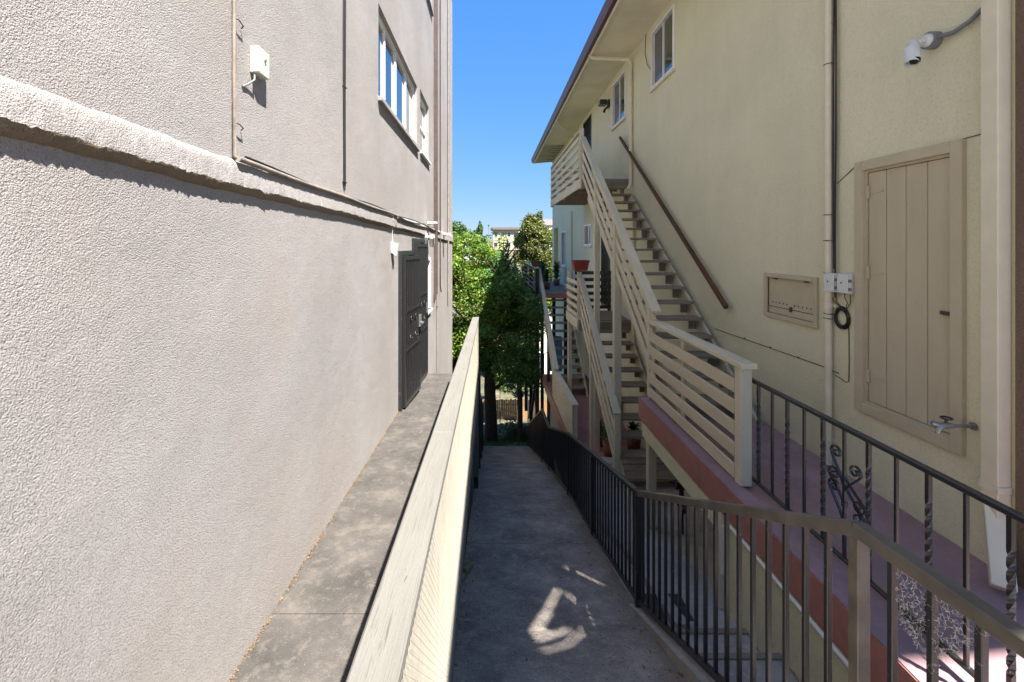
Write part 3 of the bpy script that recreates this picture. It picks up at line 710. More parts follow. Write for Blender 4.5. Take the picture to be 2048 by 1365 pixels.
for z in (h[2]+.23, h[2]+1.06, h[3]-.18):
    b = MB().box(RX-.012, RX+.0015, h[1]-.04, h[1]-.012, z-.045, z+.045)
    b.add([(RX-.003, h[1]-.045, z-.018), (RX-.003, h[1]-.045, z+.018), (RX-.003, h[1]-.165, z+.006), (RX-.003, h[1]-.165, z-.006), (RX+.0015, h[1]-.045, z-.018), (RX+.0015, h[1]-.045, z+.018), (RX+.0015, h[1]-.165, z+.006), (RX+.0015, h[1]-.165, z-.006)],
          [(0, 1, 2, 3), (0, 3, 7, 4), (1, 5, 6, 2), (2, 6, 7, 3)])
    b.tube([(RX-.012, h[1]-.04, z-.05), (RX-.012, h[1]-.04, z+.05)], .007, 8); b.build('hinge', M.trim, ud)
b = MB().cbox(RX-.012, RX-.001, h[0]+.005, h[0]+.09, -.46, -.435, .002); b.tube([(RX-.02, h[0]+.01, -.445), (RX-.02, h[0]+.06, -.45)], .008, 7); b.build('latch', M.rust, ud)
# vent hatch
h = rw[8]
vh = thing('vent_hatch', (RX, 4.6, -.7), '', ''); vh.parent = RB_; vh.location = Vector((RX, 4.6, -.7))-wloc(RB_)
b = MB()
for r in ((h[0]-.045, h[0], h[2]-.045, h[3]+.045), (h[1], h[1]+.045, h[2]-.045, h[3]+.045), (h[0], h[1], h[3], h[3]+.045), (h[0], h[1], h[2]-.045, h[2])): b.cbox(RX-.025, RX+.03, *r, c=.003)
b.build('hatch_frame', M.trim, vh); MB().box(RX+.022, RX+.03, h[0], h[1], h[2], h[3]).build('hatch_back', M.lensm, vh)
MB().box(RX+.008, RX+.02, h[0]+.004, h[1]-.004, h[2]+.075, h[3]-.004).build('hatch_panel', M.trim, vh)
MB().box(RX+.006, RX+.02, h[0]+.004, h[1]-.004, h[2]+.004, h[2]+.068).build('hatch_panel', M.trim, vh)
b = MB()
for k in range(11):
    if k == 5: continue
    b.tube([(RX+.0055, h[0]+.07+k*.059, h[2]+.12), (RX+.0085, h[0]+.07+k*.059, h[2]+.12)], .008, 8)
b.build('vent_hole', M.cable, vh)
for y in (h[0]+.13, h[1]-.13): MB().box(RX-.002, RX+.007, y-.03, y+.03, h[3]-.018, h[3]-.006).build('hinge', M.rust, vh)
MB().box(RX-.006, RX+.006, h[0]+.34, h[0]+.37, h[2]+.05, h[2]+.10).build('latch', M.rust, vh)
# downpipes and cables on the cream wall
wp = lambda name, pts, r, mat=M.pipe, nn=12: MB().tube(pts, r, nn).build(name, mat, RB_)
wp('downspout', [(RX-.04, 4.055, z) for z in np.linspace(4.15, DZ+.01, 10)], .029)
for z in (1.9, 1.2, -.55, DZ+.2, 2.6, 1.98):
    b = MB().tube([(RX-.04, 4.055, z), (RX-.04, 4.055, z+.045)], .033, 12); b.box(RX-.02, RX, 4.0, 4.11, z+.01, z+.035); b.build('pipe_clip', M.pipe, RB_)
for i, z in enumerate((3.0, 1.62, .28, .05, -.24, -.36, -.60, -.64)):
    b = MB().tube([(RX-.04+.031*math.cos(a), 4.055+.04*math.sin(a), z+.002*math.sin(a)) for a in np.linspace(0, 6.28, 14)], .0035, 5); b.build('cable_tie', M.cable, RB_)
for k, (dx, dy) in enumerate(((0, 0), (.012, -.008), (.004, -.018))):
    wp('cable', [(RX-.035+dx, 4.0+dy+.006*math.sin(2*z+k), z) for z in np.linspace(4.1, -.45 if k else -.2, 34)], .006, M.cable, 6)
wp('cable', [(RX-.004, y, interp(y, [(2.72, .70), (3.0, .69), (3.76, .72-.03), (4.0, .55)])) for y in np.linspace(2.72, 4.0, 12)], .003, M.cable, 5)
wp('cable', [(RX-.004, y, -1.11) for y in np.linspace(3.98, 4.08, 2)]+[(RX-.004, y, interp(y, [(4.1, -1.10), (6.3, -1.12)])) for y in np.linspace(4.12, 6.2, 9)], .0035, M.cable, 5)
for y in (4.5, 4.95, 5.45): wp('cable_clip', [(RX-.001, y, -1.10), (RX-.009, y, -1.10)], .008, M.cable, 7)
wp('cable', [(RX-.004, 3.87, -.6), (RX-.004, 3.865, -1.0), (RX-.004, 3.87, -1.15), (RX-.004, 3.90, -1.165), (RX-.004, 4.02, -1.14)], .0035, M.cable, 5)
b = MB().cbox(RX-.085, RX-.002, 2.66, 2.755, -1.6, 4.15, .004)
b.build('downspout', M.pipe, RB_)
MB().cbox(RX-.09, RX-.001, 2.652, 2.763, -1.45, -1.41, .003).build('pipe_clip', M.pipe, RB_)
b = MB(); q0, q1 = Vector((RX-.045, 2.71, -1.58)), Vector((RX-.21, 2.52, -1.90))
o = beam('spout_elbow', q0+Vector((.02, .02, .03)), q1, .10, .085, M.pipe, RB_)
wp('downspout', [(2.16, 9.9, 4.17), (2.2, 9.86, 4.08), (2.95, 9.74, 4.0), (RX-.05, 9.74, 3.9)]+[(RX-.05, 9.74, z) for z in np.linspace(3.7, 1.35, 6)]+[(RX-.10, 9.74, 1.22)], .04)
wp('downspout', [(RX-.05, 9.55, z) for z in np.linspace(1.0, -2.2, 6)], .035)
wp('downspout', [(2.16, 14.9, 4.17), (2.2, 14.9, 4.06), (3.0, 16.4, 3.9)], .035)
wp('downspout', [(RX-.05, 16.9, z) for z in np.linspace(1.3, -4, 6)], .035)
wp('cable', [(RX-.01, 8.9, 4.15), (RX-.012, 8.95, 3.8), (RX-.02, 8.8, 3.5), (RX-.012, 8.62, 3.35)], .006, M.cable, 5)
# porch frame at the far end of the wall
# wall handrail
H = thing('handrail', (RX-.07, 8, 1), 'dark brown wooden handrail fixed on the cream wall beside the upper stair', 'handrail')
beam('rail', (RX-.085, 5.72, -.77), (RX-.085, 10.42, 2.49), .045, .06, M.brownrail, H)
for y in (6.1, 7.4, 8.7, 10.1):
    z = interp(y, [(5.72, -.77), (10.42, 2.49)])-.02
    MB().tube([(RX, y, z-.05), (RX-.05, y, z-.05), (RX-.085, y, z-.02)], .009, 6).build('bracket', M.rust, H)
# boxes, coil
for y0_, lab in ((3.945, 'white weatherproof cable box next to the downspout, further of the pair'), (3.79, 'white weatherproof cable box touching the utility door frame')):
    t = thing('cable_box', (RX, y0_+.06, -.39), lab, 'utility box', 'white boxes on the cream wall')
    b = MB().cbox(RX-.06, RX-.002, y0_, y0_+.125, -.40, -.235, .006); b.build('housing', M.boxw, t)
    b = MB().cbox(RX-.075, RX-.061, y0_+.004, y0_+.121, -.396, -.239, .005); b.build('lid', M.boxw, t)
    for z in (-.36, -.29): MB().box(RX-.072, RX-.05, y0_-.012, y0_+.001, z-.012, z+.012).build('latch', M.greypl, t)
    MB().tube([(RX-.075, y0_+.07, -.31), (RX-.078, y0_+.07, -.31)], .007, 10).build('screw', M.cable, t)
    for q in (.03, .09): MB().tube([(RX-.03, y0_+q, -.40), (RX-.03, y0_+q, -.44), (RX-.015, y0_+q+.02*math.sin(q*40), -.48), (RX-.01, 3.9, -.56)], .0035, 5).build('cord', M.cable, t)
t = MB(); rr = random.Random(5)
for k in range(9):
    R_ = .078+rr.uniform(-.012, .012); c = (rr.uniform(-.006, .006), rr.uniform(-.008, .008)); dx = .008+.004*(k % 4)
    t.tube([(RX-dx, 3.93+c[0]+R_*.92*math.cos(a), -.62+c[1]+R_*1.05*math.sin(a)) for a in np.linspace(0, 6.28, 25)], .0045, 5)
tag(t.build('cable_coil', M.cable), 'coil of black cable hanging below the white boxes', 'cable coil')
# cctv camera on the cream wall with grey conduit
t = thing('security_camera', (RX, 3.13, 1.42), 'white bullet camera on grey round mount above the utility door', 'security camera')
c0 = Vector((RX, 3.12, 1.41))
MB().tube([c0, c0+Vector((-.055, 0, 0))], .058, 18).build('junction_mount', M.greypl, t)
MB().tube([c0+Vector((-.056, 0, 0)), c0+Vector((-.07, 0, 0)), c0+Vector((-.085, 0, 0))], [.045, .043, .03], 18).build('base', M.boxw, t)
MB().tube([c0+Vector((-.085, 0, 0)), c0+Vector((-.13, -.0, -.01)), c0+Vector((-.165, -.01, -.02))], .015, 10).build('arm', M.boxw, t)
e = c0+Vector((-.16, -.005, -.03)); dd = Vector((-.16, -.25, -.62)).normalized()
MB().tube([e-dd*.02, e-dd*.012, e+dd*.13, e+dd*.14], [.028, .034, .036, .036], 16).build('body', M.boxw, t)
MB().tube([e+dd*.1405, e+dd*.150], [.031, .029], 16).build('lens', M.lensm, t)
b = MB().tube([e+dd*.04+Vector((-.012, .012, .0)), e+dd*.165+Vector((-.012, .012, 0))], .037, 16, cap=False); b.build('visor', M.boxw, t)
t = MB().tube([(RX-.03, 3.06, 1.41), (RX-.03, 2.97, 1.395), (RX-.03, 2.86, 1.42), (RX-.03, 2.76, 1.48), (RX-.10, 2.68, 1.54), (RX-.10, 2.5, 1.66), (RX-.05, 2.2, 1.8)], .015, 10)
tag(t.build('flexible_conduit', M.greypl), 'grey flexible conduit curving up from the wall camera', 'conduit')
# security floodlight further along
t = thing('flood_light', (RX, 11.75, 3.55), 'black twin flood light with sensor beside the second upper window', 'light')
MB().cbox(RX-.05, RX-.001, 11.6, 11.75, 3.55, 3.75, .005).build('housing', M.black, t)
MB().add([], []) if False else None
b = MB().box(RX-.26, RX-.08, 11.58, 11.8, 3.62, 3.74); b.build('lamp_head', M.black, t)
MB().box(RX-.265, RX-.262, 11.6, 11.78, 3.64, 3.72).build('lamp_glass', M.fixture, t)
MB().tube([(RX-.05, 11.7, 3.58), (RX-.12, 11.68, 3.5), (RX-.14, 11.66, 3.44)], [.02, .03, .035], 8).build('sensor', M.black, t)
t = thing('flood_light', (RX, 12.1, 1.0), 'small dark lamp on the wall beneath the balcony', 'light')
MB().cbox(RX-.12, RX-.001, 12.05, 12.2, 1.0, 1.12, .005).build('housing', M.black, t)
MB().tube([(RX-.12, 12.12, 1.05), (RX-.2, 12.1, .98)], .04, 8).build('lamp_head', M.black, t)
# hose tap
t = thing('hose_tap', (RX, 2.87, -1.14), 'old grey hose tap with valve standing out from the cream wall', 'tap')
zt = -1.135
MB().tube([(RX, 2.87, zt), (RX-.012, 2.87, zt)], .025, 10).build('flange', M.fixture, t)
MB().tube([(RX, 2.87, zt), (RX-.15, 2.88, zt)], .012, 8).build('pipe', M.fixture, t)
b = MB().tube([(RX-.13, 2.88, zt), (RX-.19, 2.88, zt), (RX-.215, 2.88, zt-.02), (RX-.22, 2.88, zt-.05)], [.018, .02, .018, .014], 10); b.build('valve', M.fixture, t)
b = MB().tube([(RX-.17, 2.88, zt), (RX-.165, 2.88, zt+.045)], .008, 8)
b.tube([(RX-.165+.028*math.cos(a), 2.88+.028*math.sin(a), zt+.048) for a in np.linspace(0, 6.28, 11)], .006, 5); b.build('handle', M.black, t)
MB().tube([(RX-.19, 2.88, zt-.005), (RX-.24, 2.90, zt+.01)], .016, 8).build('nozzle', M.fixture, t)

# ---------------------------------------------------------------- porch wrought iron railing
PX = 2.13
PR = thing('wrought_iron_railing', (PX, 2.5, DZ), 'black wrought iron railing with twisted bars and scroll along the maroon porch', 'railing')
beam('top_rail', (PX, .2, -1.09), (PX, 3.79, -1.09), .036, .03, M.black, PR, c=.006)
beam('bottom_rail', (PX, .2, -1.885), (PX, 3.79, -1.885), .03, .02, M.black, PR)
MB().cbox(PX-.025, PX+.025, 3.755, 3.775, -1.15, -1.06, .003).build('rail_bracket', M.black, PR)
MB().cbox(PX-.025, PX+.025, 3.755, 3.775, -1.92, -1.84, .003).build('rail_bracket', M.black, PR)
def twisted():
    b = MB(); n = 40; vs = []; H0, H1 = -1.875, -1.105
    for i in range(n+1):
        f = i/n; z = H0+(H1-H0)*f
        tw = min(max((f-.15)/.68, 0), 1)*math.pi*4.5; s = .0105
        bul = 1+.18*(math.sin((f-.15)/.68*math.pi*9)**2 if .15 < f < .83 else 0)
        for k in range(4):
            a = tw+math.pi/4+k*math.pi/2; vs.append((s*1.35*bul*math.cos(a), s*1.35*bul*math.sin(a), z))
    b.add(vs, [(i*4+k, i*4+(k+1) % 4, i*4+4+(k+1) % 4, i*4+4+k) for i in range(n) for k in range(4)])
    me = b.mesh('twisted_baluster'); me.materials.append(M.black); return me
tw = twisted()
for k in range(19):
    y = 3.616-.1754*k
    if k % 2 == 0: piece('twisted_baluster', tw, (PX, y, 0), PR)
    else: beam('baluster', (PX, y, -1.875), (PX, y, -1.105), .017, .017, M.black, PR, c=.002)
def scroll(cy, cz_, sg, up):
    pts = []
    for k in range(22):
        a = k*.42; r = .052*(1-k/24)
        pts.append((cy+sg*(.055-r*math.cos(a)), cz_+up*(r*math.sin(a))))
    return pts
b = MB(); y = 3.616-.1754*5
def ribbon(pts, w=.012, th=.004):
    P = [Vector((0, a, c)) for a, c in pts]; vs = []
    for i, p_ in enumerate(P):
        d = (P[min(i+1, len(P)-1)]-P[max(i-1, 0)]).normalized(); nr = Vector((0, -d.z, d.y))*th
        for x in (-w, w):
            for s_ in (1, -1): vs.append((PX+x, p_.y+s_*nr.y, p_.z+s_*nr.z))
    fs = []
    for i in range(len(P)-1):
        a = i*4; c = a+4; fs += [(a, a+1, c+1, c), (a+2, c+2, c+3, a+3), (a, c, c+2, a+2), (a+1, a+3, c+3, c+1)]
    b.add(vs, fs)
for cy, cz_, jz, rot in ((.063, -1.265, -1.44, 1), (-.08, -1.32, -1.47, 1), (.08, -1.405, -1.55, 1), (.08, -1.48, -1.66, 1), (-.107, -1.507, -1.38, -1), (-.107, -1.58, -1.43, -1)):
    sg = 1 if cy > 0 else -1; pts = []
    for k in range(20):
        a = math.pi*.5*0+k*.42; rd = .044*(1-k/24)
        pts.append((y+cy+sg*rd*math.cos(a), cz_+rot*rd*math.sin(a)*.95))
    pts = pts[::-1]; ex, ez = pts[-1]
    j0 = (y+sg*.006, jz); mid1 = (ex, ez-rot*.03); mid2 = (y+sg*.02, jz+rot*.05)
    for f in np.linspace(.12, 1, 8):
        q = (1-f); pts.append((q**3*ex+3*q*q*f*mid1[0]+3*q*f*f*mid2[0]+f**3*j0[0], q**3*ez+3*q*q*f*mid1[1]+3*q*f*f*mid2[1]+f**3*j0[1]))
    ribbon(pts, .008, .003)
b.tube([(PX, y, -1.565), (PX, y, -1.535)], .016, 8)
b.build('scroll_ornament', M.black, PR)

# ---------------------------------------------------------------- wooden rail on the porch edge
def slat_panel(parent, X, y0, y1, zt0, zt1, zb0, zb1, n, h=.075, th=.02, mat=None, gap_top=.06):
    """n horizontal slats between (y0) and (y1), slopes follow top and bottom lines"""
    for k in range(n):
        f = (k+.5)/n
        a = (y0, zt0+(zb0-zt0)*f); c = (y1, zt1+(zb1-zt1)*f)
        beam('slat', (X, a[0], a[1]), (X, c[0], c[1]), th, h, mat or M.paint, parent)
PG = thing('wooden_railing', (2.05, 4.7, DZ), 'cream wooden slatted railing with wire mesh at the end of the maroon porch', 'railing')
beam('cap_rail', (2.05, 3.60, -.955), (2.05, 5.84, -.945), .13, .045, M.paint, PG, c=.005)
beam('post', (2.055, 3.70, DZ+.019), (2.055, 3.70, -.98), .095, .09, M.paint, PG)
slat_panel(PG, 2.015, 3.748, 5.775, -1.06, -1.05, -1.94, -1.93, 5, .115, .022, M.slat)
beam('stile', (2.055, 4.85, -1.93), (2.055, 4.85, -.98), .035, .05, M.slat, PG)
o = mesh_panel(3.75, 5.77, lambda y: -1.02, lambda y: -1.92, 2.05, .022, .0009, False).build('wire_mesh', M.darkwire, PG, fix=False); o['kind'] = 'stuff'
beam('cross_beam', (1.955, 3.75, -2.33), (1.955, 5.8, -2.33), .05, .17, M.cream, PG)
t = wpipe('white_pipe', [(1.915, 3.75, -2.7), (1.915, 3.73, -2.30), (1.915, 3.68, -2.25)]+[(1.915, y, -2.235) for y in np.linspace(3.6, 0, 6)], .018, M.white, None)
tag(t, 'white drain pipe running under the red porch edge', 'pipe')
t = wpipe('drain_pipe', [(1.93, 3.79, -2.2), (1.93, 3.79, -3.0)], .03, M.pipe, None); tag(t, 'cream drain pipe standing at the corner of the porch wall', 'pipe')

# ---------------------------------------------------------------- stairs
def stair(name, label, z0, y0, rise, run, n, xl, xr, first=1, mat=M.tread, risers=False, flip=1, sup=True, post_h=0):
    """open riser stair climbing towards +Y; tread k at z0+rise*k, front edge y0+run*k"""
    T = thing(name, ((xl+xr)/2, y0, z0), label, 'staircase')
    for k in range(first, n+1):
        z = z0+rise*k; y = y0+run*k
        for j in range(2): beam('tread', (xl, y+.07+.142*j, z-.02), (xr, y+.07+.142*j, z-.02), .138, .038, mat, T, up=(0, 0, 1))
        if sup:
            beam('tread_bracket', (xr-.05, y+.25, z-rise+.0), (xr-.05, y+.25, z-.041), .09, .04, mat, T)
    for x in (xl+.025, xr+.03):
        dz_ = .22 if x < (xl+xr)/2 else .27
        a = (x, y0+run*.2, z0+rise*.2-dz_); c = (x, y0+run*(n+.1), z0+rise*(n+.1)-dz_)
        beam('stringer', a, c, .045, .24, M.paint, T)
    return T
US = stair('upper_staircase', 'open tread wooden staircase climbing from the maroon porch to the upper balcony', -1.95, 4.85, .191, .29, 17, 2.10, 2.95)
# zig-zag blocks visible on the left stringer
def stair_rail(T, X, a, c, nsl=3, low=.78, posts=(), cap=True, mat=None):
    (ya, za), (yc, zc) = a, c
    if cap: beam('handrail', (X, ya, za), (X, yc, zc), .12, .042, M.paint, T, c=.005)
    for k in range(nsl):
        d = .12+(low-.12)*(k/(nsl-1) if nsl > 1 else 0)
        beam('slat', (X-.01, ya+.02, za-d), (X-.01, yc-.02, zc-d), .02, .1, M.paint, T)
    return
stair_rail(US, 2.05, (5.62, -.815), (10.1, 2.42), 4, .85)
beam('post', (2.06, 5.83, DZ+.02), (2.06, 5.83, -.70), .085, .085, M.paint, US)
beam('post', (2.06, 5.835, -3.66), (2.06, 5.835, DZ-.03), .1, .1, M.paint, US)
zr = lambda y: interp(y, [(5.62, -.815), (10.1, 2.42)])
beam('post', (2.065, 7.43, -3.8), (2.065, 7.43, zr(7.43)-.03), .115, .115, M.paint, US)
beam('post', (2.065, 8.84, -3.98), (2.065, 8.84, zr(8.84)-.03), .1, .1, M.paint, US)
# upper balcony
UB = thing('upper_balcony', (2.5, 12.5, 1.45), 'cream wooden balcony high on the wall under the eave with slatted railing', 'balcony')
for k, y in enumerate(np.arange(10.12, 15.0, .145)): beam('deck_board', (2.02, y, 1.47), (3.04, y, 1.47), .138, .035, M.tread, UB)
beam('fascia_board', (1.995, 10.03, 1.40), (1.995, 15.0, 1.40), .035, .2, M.paint, UB)
beam('fascia_board', (2.02, 10.03, 1.38), (3.04, 10.03, 1.38), .03, .2, M.tread, UB)
for y in np.arange(10.5, 15, .45): beam('joist', (2.02, y, 1.38), (3.04, y, 1.38), .04, .13, M.tread, UB)
for y, zt_ in ((10.13, 2.62), (12.65, 2.55), (14.95, 2.55)): beam('post', (2.03, y, 1.28), (2.03, y, zt_), .085, .085, M.paint, UB)
beam('cap_rail', (2.03, 10.18, 2.575), (2.03, 15.0, 2.575), .12, .04, M.paint, UB)
slat_panel(UB, 1.98, 10.18, 14.95, 2.52, 2.52, 1.52, 1.52, 5, .1)
beam('cap_rail', (2.09, 14.97, 2.575), (3.04, 14.97, 2.575), .04, .12, M.paint, UB, up=(0, 1, 0))
for k in range(5): beam('slat', (2.09, 14.97, 1.62+.2*k), (3.04, 14.97, 1.62+.2*k), .02, .1, M.paint, UB)
# middle landing and its stair
MS = stair('middle_staircase', 'open wooden staircase under the upper one, leading from the middle landing to the lower deck', -3.78, 6.72, .198, .292, 10, 2.06, 2.95)
MLn = thing('middle_landing', (2.5, 10.6, -1.62), 'cream wooden landing behind the lower stair with a red planter on its rail', 'landing')
for y in np.arange(9.98, 11.4, .145): beam('deck_board', (1.93, y, -1.62), (3.04, y, -1.62), .138, .035, M.tread, MLn)
beam('fascia_board', (1.9, 9.9, -1.70), (1.9, 11.35, -1.70), .035, .22, M.paint, MLn)
beam('fascia_board', (1.93, 9.9, -1.74), (3.04, 9.9, -1.74), .03, .2, M.tread, MLn)
beam('post', (1.95, 9.97, -1.84), (1.95, 9.97, -.56), .085, .085, M.paint, MLn)
beam('post', (1.95, 11.2, -4.1), (1.95, 11.2, -.60), .09, .09, M.paint, MLn)
slat_panel(MLn, 1.90, 9.93, 11.3, -.72, -.72, -1.6, -1.6, 5, .09)
for k in range(6): beam('slat', (2.1, 11.32, -.66-.17*k), (3.0, 11.32, -.66-.17*k), .02, .085, M.darkwood, MLn)
beam('post', (2.95, 11.32, -1.6), (2.95, 11.32, -.6), .07, .07, M.darkwood, MLn)
stair_rail(MS, 1.98, (7.1, -2.62), (9.95, -.70), 4, .85)
beam('post', (1.985, 8.9, -4.05), (1.985, 8.9, -1.44), .085, .085, M.paint, MS)
beam('post', (1.985, 7.15, -3.78), (1.985, 7.15, -2.6), .085, .085, M.paint, MS)
# lower deck railing
LR = thing('lower_deck_railing', (1.75, 11, -4.1), 'low cream slatted railing at the edge of the lower maroon deck beyond the iron fence', 'railing')
beam('cap_rail', (1.74, 9.35, -3.27), (1.74, 12.5, -3.33), .14, .04, M.paint, LR)
for y in (9.45, 11.0, 12.4): beam('post', (1.76, y, -4.4), (1.76, y, -3.31), .08, .08, M.paint, LR)
slat_panel(LR, 1.70, 9.4, 12.45, -3.32, -3.36, -4.08, -4.10, 6, .1)
# far stair and landing
FS = stair('far_staircase', 'far open wooden staircase going up from the lower deck to the plant filled landing', -4.1, 12.2, .207, .29, 11, 1.8, 2.62, mat=M.tread)
stair_rail(FS, 1.74, (12.0, -3.25), (16.3, -.80), 3, .6)
beam('post', (1.76, 13.8, -6), (1.76, 13.8, -2.3), .09, .09, M.darkwood, FS)
FLn = thing('far_landing', (2.3, 17, -1.6), 'far wooden landing with potted plants at the end of the cream building', 'landing')
for y in np.arange(15.6, 21, .29): beam('deck_board', (1.62, y, -1.62), (3.0, y, -1.62), .28, .035, M.tread, FLn)
beam('fascia_board', (1.62, 15.43, -1.68), (3.0, 15.43, -1.68), .03, .16, M.maroonside, FLn)
for y in (15.6, 18, 20.5): beam('post', (1.6, y, -7.4), (1.6, y, -.72), .13, .13, M.darkwood, FLn)
beam('cap_rail', (1.6, 15.5, -.74), (1.6, 20.6, -.74), .12, .04, M.paint, FLn)
for k in range(5): beam('slat', (1.56, 15.5, -.85-.17*k), (1.56, 20.6, -.85-.17*k), .02, .07, M.darkwood, FLn)
for x in (2.0, 2.45, 2.9): beam('post', (x, 17.6, -7.4), (x, 17.6, -1.66), .12, .12, M.darkwood, FLn)
beam('brace', (1.62, 15.6, -4), (1.62, 18, -6.6), .09, .09, M.darkwood, FLn)
beam('brace', (1.62, 18, -4), (1.62, 15.6, -6.4), .06, .06, M.darkwood, FLn)
beam('wall_handrail', (2.98, 13.2, -2.2), (2.98, 15.9, -.5), .04, .06, M.darkwood, FLn)

# ---------------------------------------------------------------- pots and plants
def pot(x, y, z, r, h, mat, label, cat='plant pot', square=False, name='flower_pot'):
    if square:
        b = MB(); w, d = r
        b.add([(x-w*.8, y-d*.8, z), (x+w*.8, y-d*.8, z), (x+w*.8, y+d*.8, z), (x-w*.8, y+d*.8, z), (x-w, y-d, z+h*.85), (x+w, y-d, z+h*.85), (x+w, y+d, z+h*.85), (x-w, y+d, z+h*.85)],
              [(3, 2, 1, 0), (0, 1, 5, 4), (1, 2, 6, 5), (2, 3, 7, 6), (3, 0, 4, 7)])
        t = thing(name, (x, y, z), label, cat); b.build('body', mat, t)
        e = MB()
        for r_ in ((x-w-.01, x+w+.01, y-d-.01, y-d+.01), (x-w-.01, x+w+.01, y+d-.01, y+d+.01), (x-w-.01, x-w+.01, y-d+.01, y+d-.01), (x+w-.01, x+w+.01, y-d+.01, y+d-.01)): e.box(r_[0], r_[1], r_[2], r_[3], z+h*.84, z+h)
        e.build('rim', mat, t)
    else:
        t = thing(name, (x, y, z), label, cat)
        MB().lathe([(0, z), (r*.7, z), (r*.95, z+h*.78), (0, z+h*.78)], x, y, 16).build('body', mat, t)
        MB().lathe([(r*.95, z+h*.77), (r*1.08, z+h*.78), (r*1.08, z+h), (r*.95, z+h), (r*.92, z+h*.8)], x, y, 16).build('rim', mat, t)
    return t
pot(1.97, 9.98, -.535, (.17, .12), .23, M.redpl, 'red plastic planter balanced on the corner of the middle landing rail', square=True, name='planter')
pot(1.6, 16.2, -.715, .16, .2, M.terra, 'terracotta pot standing on the far landing rail')
def spiky(x, y, z, n, L, label, mat=M.leafdk, w=.03, base=True, potr=.14):
    t = thing('potted_plant', (x, y, z), label, 'plant')
    h = .25 if base else 0
    if base:
        MB().lathe([(0, z), (potr*.75, z), (potr, z+h), (potr*.85, z+h), (0, z+h*.9)], x, y, 14).build('pot', M.terra, t)
    b = MB(); r = random.Random(int(x*1000+y*77))
    for _ in range(n):
        a = r.uniform(0, 6.28); l = L*r.uniform(.6, 1.1); el = r.uniform(.3, 1.3); zz = z+h+r.uniform(0, L*1.1)
        d = Vector((math.cos(a)*math.cos(el), math.sin(a)*math.cos(el), math.sin(el))); s = Vector((-math.sin(a), math.cos(a), 0))
        p0 = Vector((x, y, zz)); p1 = p0+d*l*.5; p2 = p0+d*l*.85+Vector((0, 0, -l*.22))
        b.add([p0-s*w*.4, p0+s*w*.4, p1+s*w, p1-s*w, p2], [(0, 1, 2, 3), (3, 2, 4)])
    b.build('foliage', mat, t, fix=False)
    MB().tube([(x, y, z+h*.8), (x+.01, y, z+h+L*1.1)], .012, 6).build('stem', M.bark, t)
    return t
spiky(2.75, 8.75, -3.95, 90, .22, 'dark spiky potted plant behind the lower treads nearest the wall')
spiky(2.55, 9.5, -4.1, 110, .28, 'tall dark leafy plant behind the middle treads of the lower stair', M.leafdk)
spiky(2.9, 10.6, -4.1, 110, .3, 'spiky plant in a pot under the middle landing by the wall', M.leafdk)
spiky(2.22, 8.45, -3.9, 150, .24, 'bushy potted plant between the two stair posts on the red deck', M.leafdk)
spiky(2.2, 9.2, -4.05, 120, .2, 'small dark plant at the inner edge of the red deck', M.leafdk)
spiky(2.1, 17.0, -1.6, 110, .35, 'leafy plant in a terracotta pot on the far landing', M.leafdk)
spiky(2.7, 18.6, -1.6, 120, .5, 'big leafy plant against the building on the far landing', M.leafolive)
spiky(2.3, 20.0, -1.6, 120, .5, 'furthest potted plant on the far landing', M.leafdk)
pot(2.75, 16.1, -1.6, .13, .25, M.boxw, 'pale round pot at the top of the far stair')
t = thing('storage_bin', (1.45, 13.0, zp(13)), 'bright blue plastic bin half hidden behind the far stair rail', 'bin')
MB().cbox(1.95, 2.35, 14.9, 15.3, -4.1, -3.1, .02).build('body', M.blue, t); MB().cbox(1.92, 2.38, 14.87, 15.33, -3.095, -3.02, .02).build('lid', M.blue, t)
t.location = (2.15, 15.1, -4.1)
for c_ in t.children: c_.location = (c_.location+Vector((1.45, 13.0, zp(13))))-Vector((2.15, 15.1, -4.1))
# standpipe with valve under the porch
t = thing('standpipe', (2.35, 6.1, -3.6), 'dark metal standpipe with a valve under the porch beam', 'standpipe')
MB().tube([(2.35, 5.6, -3.58), (2.35, 5.6, -2.75), (2.37, 5.6, -2.68)], .03, 8).build('pipe', M.black, t)
b = MB().tube([(2.28, 5.6, -2.95), (2.42, 5.6, -2.95)], .045, 8); b.tube([(2.35, 5.5, -3.2), (2.35, 5.66, -3.2)], .04, 8); b.build('valve', M.black, t)
# doormat and small things on the steps
t = MB().cbox(1.3, 1.62, 3.6, 3.9, -2.99, -2.975, .003); tag(t.build('drain_grate', M.black), 'black flat mat on the side path below the steps', 'mat')
t = thing('hose_nozzle', (-.24, 4.1, zp(4.1)), 'green plastic fitting at the foot of the fence beside the ramp', 'hose fitting')
mgr = simple('faded_green_plastic', (.16, .2, .1, 1), .6)
MB().tube([(-.24, 4.05, zp(4)+.05), (-.19, 4.2, zp(4.2)+.06)], .035, 8).build('body', mgr, t)
MB().tube([(-.24, 4.02, zp(4)+.05), (-.26, 3.95, zp(4)+.05)], .02, 8).build('tail', mgr, t)
wt = thing('water_pipe', (-.25, 5, zp(5)), 'grey steel downpipe on the retaining wall beside the ramp', 'pipe')
MB().box(-.32, -.24, 6.2, 6.28, zp(6.2), -2.25).build('pipe', M.greypl, wt)
t = thing('paper_cup', (.02, 14.0, -5), '', '')
bpy.data.objects.remove(t)

